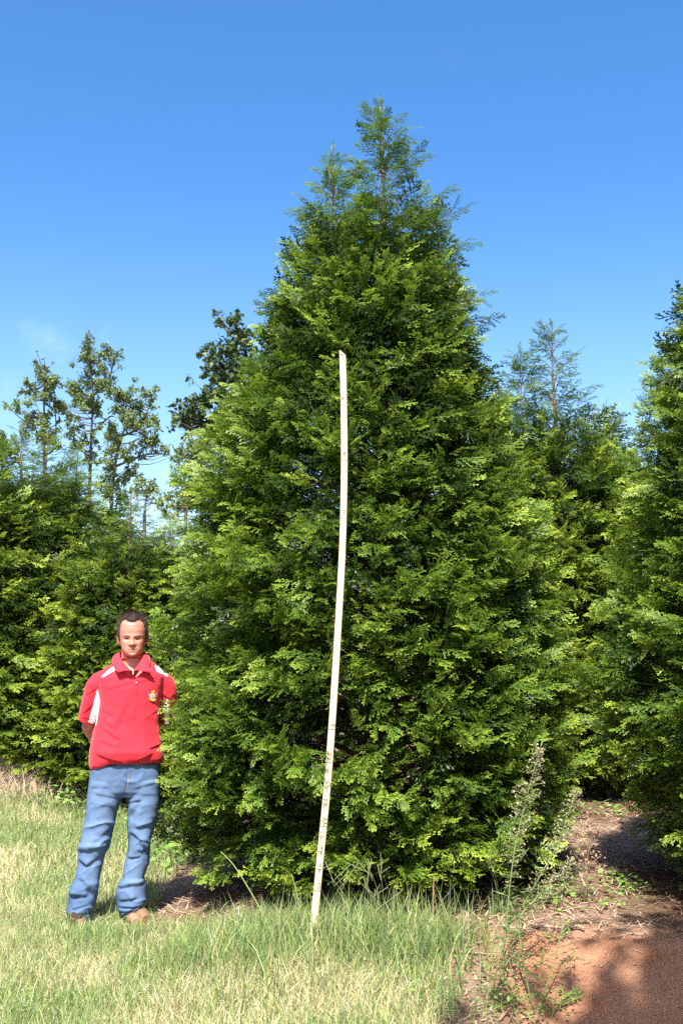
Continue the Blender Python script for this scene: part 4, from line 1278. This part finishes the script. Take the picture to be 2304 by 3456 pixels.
def paint(mask, c, k=1.0):
    global col
    m_ = (np.clip(mask, 0, 1) * k * face)[:, None]
    col = col * (1 - m_) + np.array(c) * m_
ax = np.abs(hx)
paint(G(ax - .045, .022) * G(fz - .080, .02), (.52, .20, .15), .6)            # ruddy cheeks
paint(G(fz - .03, .03) * sst(.0, .03, ax * 0 + .03), (.42, .21, .155), .35)      # shaven chin
paint(G(hx, .024) ** 1 * G(fz - .046, .0035) + G(hx, .021) * G(fz - .034, .005), (.40, .15, .12), .8)
paint(G(np.clip(ax - .020, 0, 1), .005) * G(fz - .0405, .003), (.14, .05, .04), .95)
paint(G(np.clip(np.abs(ax - .031) - .010, 0, 1), .006) * G(fz - .1225 + .12 * (ax - .031) ** 2 * 40, .0048), (.20, .105, .06), .7)
paint(G(np.clip(np.abs(ax - .031) - .009, 0, 1), .004) * G(fz - .1035, .0052), (.075, .04, .03), .92)   # squinting eyes: dark lash line, with the lid and brow shade painted in
paint(G(ax - .031, .006) * G(fz - .1015, .0018), (.45, .40, .36), .4)
paint(G(ax - .011, .0035) * G(fz - .0655, .0028), (.16, .06, .05), .8)
put_back(bme, V, col)
bme.name = 'body'
m_skin, t, b, o = new_mat('skin')
t.links.new(attr(t, 'col').outputs['Color'], b.inputs['Base Color'])
b.inputs['Roughness'].default_value = .36
b.inputs['Specular IOR Level'].default_value = .5
b.inputs['Subsurface Weight'].default_value = .12
b.inputs['Subsurface Radius'].default_value = (.012, .004, .002)
link('body', bme, m_skin, man)

# ---- hair: a short shell over the skull
Vs, nzr, nn = head_mesh(0.0)
f = Vs[:, 2] / HH
th = np.arctan2(Vs[:, 0], -Vs[:, 1])                                            # 0 = front
ath = np.abs(th)
line_h = np.interp(ath, (0, .18, .42, .62, .80, .95, 1.15, 1.35, 1.6, 1.9, 2.2, 3.2), (.775, .785, .825, .85, .80, .66, .48, .36, .40, .30, .16, .10))
line_h = line_h + .012 * np.sin(th * 23) + .01 * np.sin(th * 41 + 1)
k = sst(-.03, .07, f - line_h)
r3 = np.stack((Vs[:, 0], Vs[:, 1], (Vs[:, 2] - .13) * .9), 1); r3 /= np.linalg.norm(r3, axis=1, keepdims=True) + 1e-9
tuft = fbm(th * 22 + 50, f * 12, 8, 3)
off = -.006 + k * (.0145 + .008 * (tuft - .5) + .006 * sst(.78, .95, f))
Vq = head_place(Vs + r3 * off[:, None])
keep = k > .0
fm = HQ[(keep[HQ]).any(1)]
top = [t_ for t_ in HT if nzr * nn + 1 in t_]
Vq = np.concatenate((Vq, Vq[:nn].mean(0, keepdims=True), Vq[-nn:].mean(0, keepdims=True) + (0, 0, .004)))
sidegrey = np.concatenate((sst(.6, 1.1, ath) * (1 - sst(.80, .92, f)), (0, 0)))[:, None]
hc = np.array((.026, .016, .012)) * (1 - .6 * sidegrey) + np.array((.085, .06, .042)) * .6 * sidegrey
hc = hc * (.65 + .8 * np.concatenate((tuft, (.5, .5)))[:, None])
hm = mesh_np('hair', Vq, [fm, np.array(top)], {'col': hc}, True)
hair = link('hair', hm, vcol('hair', .75, .2, .35, 900, .5), man)

# loose strands so that the hair has an edge of its own
a = Acc()
rh = np.random.default_rng(12)
ids = rh.choice(np.nonzero((k > .30))[0], 4200)
for q_ in ids:
    p0 = Vq[q_]; nr = r3[q_] if abs(r3[q_]).sum() > 0 else np.array((0, 0, 1.))
    d_ = nr * rh.uniform(.25, .7) + np.array((np.sign(p0[0] - fc(697, 0)[0]) * .25 + rh.normal(0, .3), -.45 + rh.normal(0, .35), rh.normal(-.15, .35)))
    if f[q_] < .8: d_ = nr * .25 + np.array((rh.normal(0, .15), .35 + rh.normal(0, .2), -.8))
    d_ = d_ / np.linalg.norm(d_) * rh.uniform(.010, .026)
    s_ = np.cross(d_, rh.normal(0, 1, 3)); s_ = s_ / (np.linalg.norm(s_) + 1e-9) * .0009
    p0 = p0 + rh.normal(0, .003, 3)
    a.add([p0 - s_, p0 + s_, p0 + d_], None, [(0, 1, 2)], col=np.tile(hc[q_] * rh.uniform(.7, 1.9), (3, 1)))
hs_ = a.mesh('strands')
hs_.materials.append(hair.data.materials[0])
so_ = link('strands', hs_, None, hair)
tag(so_, kind='stuff')

# ---- shirt
S = Solid()
S.loft([(-.028, 0, .905, .205, .128, .14), (-.028, 0, .93, .212, .143, .15), (-.030, -.004, .97, .209, .150, .15), (-.030, 0, 1.05, .194, .140, .135), (-.026, 0, 1.12, .183, .130, .13), (-.020, 0, 1.225, .175, .127, .125),
        (-.014, 0, 1.33, .182, .125, .12), (-.008, 0, 1.395, .195, .112, .105), (-.004, .0, 1.43, .172, .098, .095), (0, .004, 1.46, .138, .083, .085), (.002, .006, 1.487, .102, .070, .075), (.002, .006, 1.505, .080, .060, .068)], 40, 2.4)
S.limb([p3(c1(560, 985), .0), p3(c1(450, 1080), .015), p3(c1(400, 1260), .04), p3(c1(347, 1508), .085)], (.046, .055, .060, .057), 20)
S.limb([p3(c1(1230, 1000), .0), p3(c1(1300, 1090), .015), p3(c1(1312, 1280), .045), p3(c1(1302, 1540), .095)], (.044, .052, .054, .048), 20)
sme = S.fuse(.0048, 5)
V, Nn = get(sme)
CR = [(505, 1350, 640, 1430, .010, .007), (505, 1440, 660, 1580, .012, .008), (510, 1560, 720, 1710, .013, .009), (640, 1640, 800, 1480, .02, .004), (500, 1720, 690, 1800, .012, .005), (440, 1860, 880, 2040, .016, .010), (430, 1980, 700, 2060, .014, .007),
      (700, 1950, 900, 2050, .012, .006), (900, 2000, 1130, 1890, .015, .011), (1010, 2020, 1240, 1965, .013, .008), (1090, 1830, 1230, 1790, .010, .009), (1180, 1560, 1205, 1760, .012, .006), (560, 1130, 900, 1040, .014, .004), (490, 1110, 570, 1100, .010, .004),
      (930, 1060, 1180, 980, .014, .003), (1010, 1500, 1190, 1380, .016, .004), (300, 1430, 420, 1300, .010, .005), (260, 1470, 470, 1500, .006, .003), (330, 1200, 450, 1120, .012, .005), (1230, 1180, 1330, 1260, .010, .006), (1240, 1380, 1330, 1450, .010, .006), (860, 1250, 700, 1560, .03, .005), (980, 1200, 1010, 1800, .035, .004)]
d = .8 * creases(V, Nn, [(a0, b0, a1, b1, w_ * 1.25, d_) for a0, b0, a1, b1, w_, d_ in CR], c1)
def ridged(x_, z_, sd, n=3): return (1 - np.abs(2 * fbm(x_, z_, sd, n) - 1)) ** 4
d += .006 * (ridged(V[:, 0] * 4 - V[:, 2] * 3.5 + 30, V[:, 2] * 4 + V[:, 0] * 3 + V[:, 1] * 4, 61) - .35)
d += .004 * (fbm(V[:, 0] * 11 + 3, V[:, 2] * 7 + V[:, 1] * 6, 17, 3) - .5) * 2
zhem = np.interp(V[:, 0], (-.25, -.2, -.12, 0, .1, .19), (.868, .885, .912, .918, .912, .905))
V2 = V + Nn * d[:, None]
vn = in_poly(V[:, 0], V[:, 2], [c1(*q) for q in ((740, 760), (800, 880), (925, 980), (1000, 915), (1045, 760))]) & (Nn[:, 1] < .2) & (V[:, 2] > 1.38)
V2[vn, 1] += .075
low = sst(.985, .905, V[:, 2])
V2[:, 2] += low * (zhem - .912)
x, z = V[:, 0], V[:, 2]
RED = np.array((.58, .018, .035))
col = np.tile(RED, (len(V), 1)) * (1 + .04 * (fbm(x * 30, z * 30, 9)[:, None] - .5))
WHT = np.array((.82, .80, .82))
wh = np.zeros(len(V), bool)
for poly in ([(515, 978), (600, 890), (700, 820), (708, 880), (620, 925), (530, 980)], [(1142, 842), (1165, 918), (1245, 950), (1308, 978), (1285, 930), (1220, 875)]):
    wh |= in_poly(x, z, [c1(*q) for q in poly]) & (Nn[:, 1] < .35)
for poly in ([(468, 1115), (478, 1180), (500, 1260), (480, 1400), (462, 1560), (425, 1560), (365, 1520), (400, 1390), (440, 1240)], [(1312, 1230), (1330, 1380), (1345, 1575), (1285, 1575), (1275, 1440), (1272, 1330), (1290, 1260)]):
    wh |= in_poly(x, z, [c1(*q) for q in poly]) & (Nn[:, 1] < .5)
col[wh] = WHT
s, t_ = seg(x, z, c1(905, 1010), c1(905, 1180))
pl_ = (np.abs(np.abs(s) - .016) < .003) & (t_ > 0) & (t_ < 1) & (Nn[:, 1] < 0)
col[pl_] *= .72
s, t_ = seg(x, z, c1(905, 1178), c1(958, 1175)); col[(np.abs(s) < .003) & (t_ > 0) & (t_ < 1) & (Nn[:, 1] < 0)] *= .6
cuf = (np.abs(z - np.interp(x, (-.35, -.2), (1.172, 1.166))) < .003) & (x < -.19)
col[cuf] *= .75
put_back(sme, V2, col)
sme.name = 'shirt'
m_sh = vcol('polo_fabric', .78, .25, .05, 700, .15)
m_sh.node_tree.nodes['Principled BSDF'].inputs['Sheen Weight'].default_value = .12
shirt = link('shirt', sme, m_sh, man)
def shirt_y(x_, z_):
    """front surface of the shirt at local x, z"""
    dd = (V2[:, 0] - x_) ** 2 + (V2[:, 2] - z_) ** 2 + np.where(V2[:, 1] > -.02, 1, 0)
    ix = np.argpartition(dd, 6)[:6]
    return float(V2[ix, 1].mean())

# collar: a folded strip round the neck with two points
Tp = [(.012, -.124, 1.430), (-.018, -.117, 1.452), (-.046, -.098, 1.484), (-.066, -.055, 1.515), (-.070, .0, 1.530), (-.056, .050, 1.540), (.004, .078, 1.545), (.062, .050, 1.540), (.077, .0, 1.530), (.074, -.055, 1.515), (.056, -.098, 1.484), (.034, -.117, 1.452), (.018, -.124, 1.430)]
Lw = [(-.034, -.136, 1.436), (-.070, -.138, 1.424), (-.088, -.112, 1.446), (-.102, -.055, 1.474), (-.106, .0, 1.492), (-.088, .062, 1.500), (.004, .100, 1.500), (.094, .062, 1.500), (.112, .0, 1.492), (.110, -.055, 1.474), (.104, -.108, 1.446), (.128, -.128, 1.418), (.040, -.138, 1.440)]
k_ = 60
a_, b2 = spline(Tp, k_), spline(Lw, k_)
dx = c1(880, 0)[0] - .0125
rows = []
for fr in (0, .12, .3, .5, .7, .88, 1.0):
    o_ = a_ * (1 - fr) + b2 * fr
    bul = math.sin(fr * math.pi) * .010
    cen = np.array((.004, 0, 0)); nr = o_ - cen; nr[:, 2] = .02; nr /= np.linalg.norm(nr, axis=1, keepdims=True)
    rows.append(o_ + nr * bul)
inner = a_ * .62 + np.array((.004, .005, 1.43)) * .0 + (a_ - np.array((.004, 0, 1.50))) * .0
stand = a_.copy(); stand[:, 2] -= .045; stand[:, :2] = (stand[:, :2] - (.004, 0)) * .97 + (.004, 0)
rows = [stand] + rows
R_ = len(rows)
CV = np.concatenate(rows) + np.array((dx, 0, 0))
ii = (np.arange(R_ - 1)[:, None] * k_ + np.arange(k_ - 1)[None, :]).ravel()
cm = mesh_np('collar', CV, [np.stack((ii, ii + 1, ii + k_ + 1, ii + k_), 1)], {'col': np.tile(RED, (len(CV), 1))}, True)
co = link('collar', cm, m_sh, man)
co.parent = shirt
sd_ = co.modifiers.new('thickness', 'SOLIDIFY'); sd_.thickness = .004; sd_.offset = 0
def disc(acc, c, r, colr, n=12, y=None):
    a0 = np.arange(n) * 2 * math.pi / n
    X_ = c[0] + r * np.cos(a0); Z_ = c[1] + r * np.sin(a0)
    yy = shirt_y(c[0], c[1]) if y is None else y
    Vv = np.concatenate((np.stack((X_, np.full(n, yy - .003), Z_), 1), np.stack((X_, np.full(n, yy + .004), Z_), 1)))
    acc.add(np.concatenate((Vv, [[c[0], yy - .004, c[1]]])), [(q, (q + 1) % n, n + (q + 1) % n, n + q) for q in range(n)], [(2 * n, (q + 1) % n, q) for q in range(n)], col=np.tile(colr, (2 * n + 1, 1)))
for q in ((868, 942), (930, 1045)):
    a = Acc(); disc(a, c1(*q), .0055, (.45, .25, .25)); link('button', a.mesh('button'), m_sh, shirt)
# embroidered badge: crown, ringed shield, ribbon
a = Acc()
def patch(poly, colr, lift):
    pts = [c1(*q) for q in poly]
    c = np.mean(pts, 0)
    y0 = min(shirt_y(*c), -.09) - lift
    Vv = [(p_[0], shirt_y(*p_) - lift, p_[1]) for p_ in pts] + [(c[0], y0, c[1])]
    n = len(pts)
    a.add(Vv, None, [(n, k, (k + 1) % n) for k in range(n)], col=np.tile(colr, (n + 1, 1)))
def circ(cx, cy, rx, ry, n=14): return [(cx + rx * math.cos(q * 6.2832 / n), cy + ry * math.sin(q * 6.2832 / n)) for q in range(n)]
GLD = (.55, .34, .06); PUR = (.50, .30, .50)
patch(circ(1122, 1208, 34, 40), PUR, .005)
patch(circ(1122, 1206, 25, 30), (.75, .68, .72), .0065)
patch(circ(1122, 1204, 17, 22), GLD, .008)
patch([(1108, 1175), (1105, 1150), (1112, 1140), (1127, 1136), (1142, 1142), (1148, 1152), (1144, 1175)], GLD, .0065)
patch([(1078, 1218), (1088, 1228), (1122, 1250), (1160, 1236), (1168, 1244), (1160, 1254), (1122, 1266), (1084, 1242)], GLD, .0075)
patch(circ(1080, 1186, 7, 12, 8), PUR, .006); patch(circ(1168, 1190, 7, 12, 8), PUR, .006)
tag(link('badge', a.mesh('badge'), vcol('embroidery', .7, .3, .3, 900), shirt), 'embroidered crest of a gold crown over a ringed emblem and ribbon')

# ---- jeans
S = Solid()
def ring2(y, xl, xr, df, db, cy=0.0):
    l, r = c2(xl, y), c2(xr, y)
    return ((l[0] + r[0]) / 2, cy, l[1], (r[0] - l[0]) / 2, df, db)
S.loft([ring2(150, 362, 1080, .118, .125), ring2(220, 350, 1088, .118, .13), ring2(350, 335, 1092, .115, .135), ring2(430, 326, 1096, .108, .13), ring2(490, 325, 1095, .085, .11)], 40, 2.5)
S.loft([ring2(330, 338, 740, .108, .12), ring2(490, 322, 708, .105, .115), ring2(650, 312, 650, .10, .105), ring2(800, 292, 618, .092, .10), ring2(950, 266, 588, .090, .095), ring2(1020, 240, 575, .094, .09), ring2(1100, 246, 525, .080, .09), ring2(1200, 242, 510, .075, .09), ring2(1350, 212, 478, .075, .085), ring2(1420, 172, 468, .082, .085), ring2(1520, 150, 460, .090, .082), ring2(1600, 142, 440, .088, .08), ring2(1700, 132, 412, .088, .078), ring2(1760, 160, 412, .084, .078), ring2(1815, 175, 402, .080, .075)], 32, 2.2)
S.loft([ring2(330, 690, 1092, .108, .12), ring2(490, 738, 1094, .105, .115), ring2(650, 748, 1080, .10, .105), ring2(800, 748, 1058, .092, .10), ring2(950, 766, 1008, .088, .095), ring2(1020, 766, 996, .090, .09), ring2(1100, 756, 1002, .080, .09), ring2(1200, 732, 1000, .076, .09), ring2(1350, 716, 940, .074, .085), ring2(1420, 672, 965, .088, .085), ring2(1520, 650, 970, .092, .082), ring2(1600, 656, 975, .088, .08), ring2(1680, 662, 925, .085, .078), ring2(1745, 695, 912, .078, .075)], 32, 2.2)
jme = S.fuse(.0045, 3)
V, Nn = get(jme)
JC = [(238, 1028, 400, 1020, .022, .018), (380, 1020, 560, 1000, .018, .014), (245, 1130, 350, 1200, .014, .012), (350, 1200, 490, 1080, .018, .010), (270, 1310, 430, 1490, .018, .013), (160, 1500, 360, 1502, .018, .018), (300, 1400, 460, 1540, .014, .008), (200, 1640, 360, 1590, .012, .009), (135, 1700, 360, 1680, .010, .010), (160, 1755, 405, 1730, .008, .010), (170, 1785, 400, 1765, .006, .006),
      (470, 890, 630, 780, .018, .009), (400, 440, 690, 500, .012, .005), (340, 380, 560, 375, .010, .003), (350, 540, 640, 590, .012, .003), (760, 545, 890, 520, .013, .008), (760, 700, 860, 560, .020, .010), (840, 810, 1030, 765, .016, .013), (800, 860, 920, 965, .014, .013), (880, 960, 1000, 1085, .013, .014), (770, 1135, 900, 1112, .012, .010), (900, 1060, 1000, 1010, .010, .009), (660, 1445, 800, 1405, .016, .016), (780, 1410, 960, 1400, .014, .014), (690, 1570, 870, 1540, .012, .010),
      (680, 1640, 960, 1620, .010, .012), (660, 1690, 910, 1662, .008, .012), (690, 1720, 910, 1700, .006, .007), (800, 400, 1080, 330, .012, .003), (830, 450, 1080, 480, .014, .003), (735, 260, 728, 430, .008, .004), (560, 900, 470, 1500, .02, .003)]
def ridged(x_, z_, sd, n=3): return (1 - np.abs(2 * fbm(x_, z_, sd, n) - 1)) ** 4
zz_ = V[:, 2]
loc_ = .35 + G(zz_ - .50, .13) + 1.2 * G(zz_ - .12, .14) + .6 * G(zz_ - .78, .08)
d = np.clip(-Nn[:, 1] * 1.6 - .1, 0, 1) * loc_ * .010 * (ridged(V[:, 0] * 5 + V[:, 2] * 3.5 + 40, V[:, 2] * 9 - V[:, 0] * 4 + V[:, 1] * 5, 51) - .35)
d += 1.0 * creases(V, Nn, [(a0, b0, a1, b1, w_ * 1.7, d_ * .95) for a0, b0, a1, b1, w_, d_ in JC], c2) + .0035 * (fbm(V[:, 0] * 14 + 5, V[:, 2] * 14 + V[:, 1] * 9, 27, 3) - .5) * 2
V2 = V + Nn * d[:, None]
x, z = V[:, 0], V[:, 2]
DEN = np.array((.076, .128, .24))
wear = fbm(x * 9 + 2, z * 4, 33, 3)
fade_ = np.zeros(len(V))
for (q, r_) in (((480, 620), .10), ((440, 900), .09), ((920, 620), .09), ((860, 1250), .07), ((420, 1130), .06)):
    cc = c2(*q); fade_ = np.maximum(fade_, np.exp(-((x - cc[0]) / r_) ** 2 - ((z - cc[1]) / (r_ * 2.2)) ** 2))
col = DEN * (.80 + .22 * fade_ + .32 * (wear - .3))[:, None] + np.array((.035, .04, .03)) * (fade_ * .6)[:, None]
fr_ = Nn[:, 1] < .3
for a0, b0, wd, cc in (((752, 222), (748, 330), .0028, (.20, .19, .17)), ((748, 330), (728, 440), .0028, (.19, .18, .16)), ((790, 225), (800, 330), .003, (.10, .15, .28))):
    s, t_ = seg(x, z, c2(*a0), c2(*b0)); mk_ = (np.abs(s) < wd) & (t_ > 0) & (t_ < 1) & fr_; col[mk_] = cc
for a0, b0 in (((490, 1215), (395, 1480)), ((755, 740), (775, 1080))):
    s, t_ = seg(x, z, c2(*a0), c2(*b0)); mk_ = (np.abs(s) < .0045) & (t_ > 0) & (t_ < 1) & fr_; col[mk_] *= .6
for a0, b0 in (((175, 1812), (405, 1800)), ((700, 1745), (915, 1735))):
    s, t_ = seg(x, z, c2(*a0), c2(*b0)); mk_ = (np.abs(s) < .010) & (t_ > -.1) & (t_ < 1.1); col[mk_] = col[mk_] * .5 + np.array((.22, .28, .36)) * .5
put_back(jme, V2, np.clip(col, .01, 1))
jme.name = 'jeans'
link('jeans', jme, vcol('denim', .85, .2, .22, 420, .35), man)

# ---- boots
m_boot = vcol('boot_leather', .6, .35, .25, 120)
for q, sx, yaw in (((295, 1845), -1, -.25), ((815, 1790), 1, .45)):
    c = c2(*q)
    S = Solid()
    f0 = np.array((c[0], .045, 0.0)); fwd = np.array((math.sin(yaw), -math.cos(yaw), 0))
    S.limb([f0 + (0, .02, .17), f0 + (0, .02, .10), f0 + (0, .02, .055)], (.056, .054, .052))
    S.limb([f0 - fwd * .05 + (0, 0, .05), f0 + fwd * .06 + (0, 0, .062), f0 + fwd * .14 + (0, 0, .045), f0 + fwd * .19 + (0, 0, .04)], (.044, .052, .047, .034))
    bo = S.fuse(.005, 6)
    V, Nn = get(bo)
    V[:, 2] = np.maximum(V[:, 2], .016)
    along = (V - f0) @ fwd
    k = sst(.11, .15, along)[:, None]
    put_back(bo, V, np.array((.085, .045, .03)) * (1 - k) + np.array((.17, .10, .055)) * k * (1 if sx > 0 else .2))
    bo.name = 'boot'
    bt = link('boot', bo, m_boot, man)
    a = Acc(); n = 26; a0 = np.arange(n) * 6.2832 / n
    sdv = np.array((fwd[1], -fwd[0], 0))
    ol = f0 + fwd * .075 + np.outer(np.cos(a0), fwd) * .165 + np.outer(np.sin(a0) * (1 + .12 * np.cos(a0)), sdv) * .054
    a.add(np.concatenate((ol + (0, 0, .0), ol + (0, 0, .022))), [(q_, (q_ + 1) % n, n + (q_ + 1) % n, n + q_) for q_ in range(n)])
    a.add(np.concatenate((ol + (0, 0, .022), [f0 + fwd * .075 + (0, 0, .022)])), None, [(n, q_, (q_ + 1) % n) for q_ in range(n)])
    mm = a.mesh('sole'); at_ = mm.attributes.new('col', 'FLOAT_COLOR', 'POINT'); at_.data.foreach_set('color', np.tile((.05, .035, .025, 1), (len(mm.vertices), 1)).astype(np.float32).ravel())
    link('sole', mm, m_boot, bt)
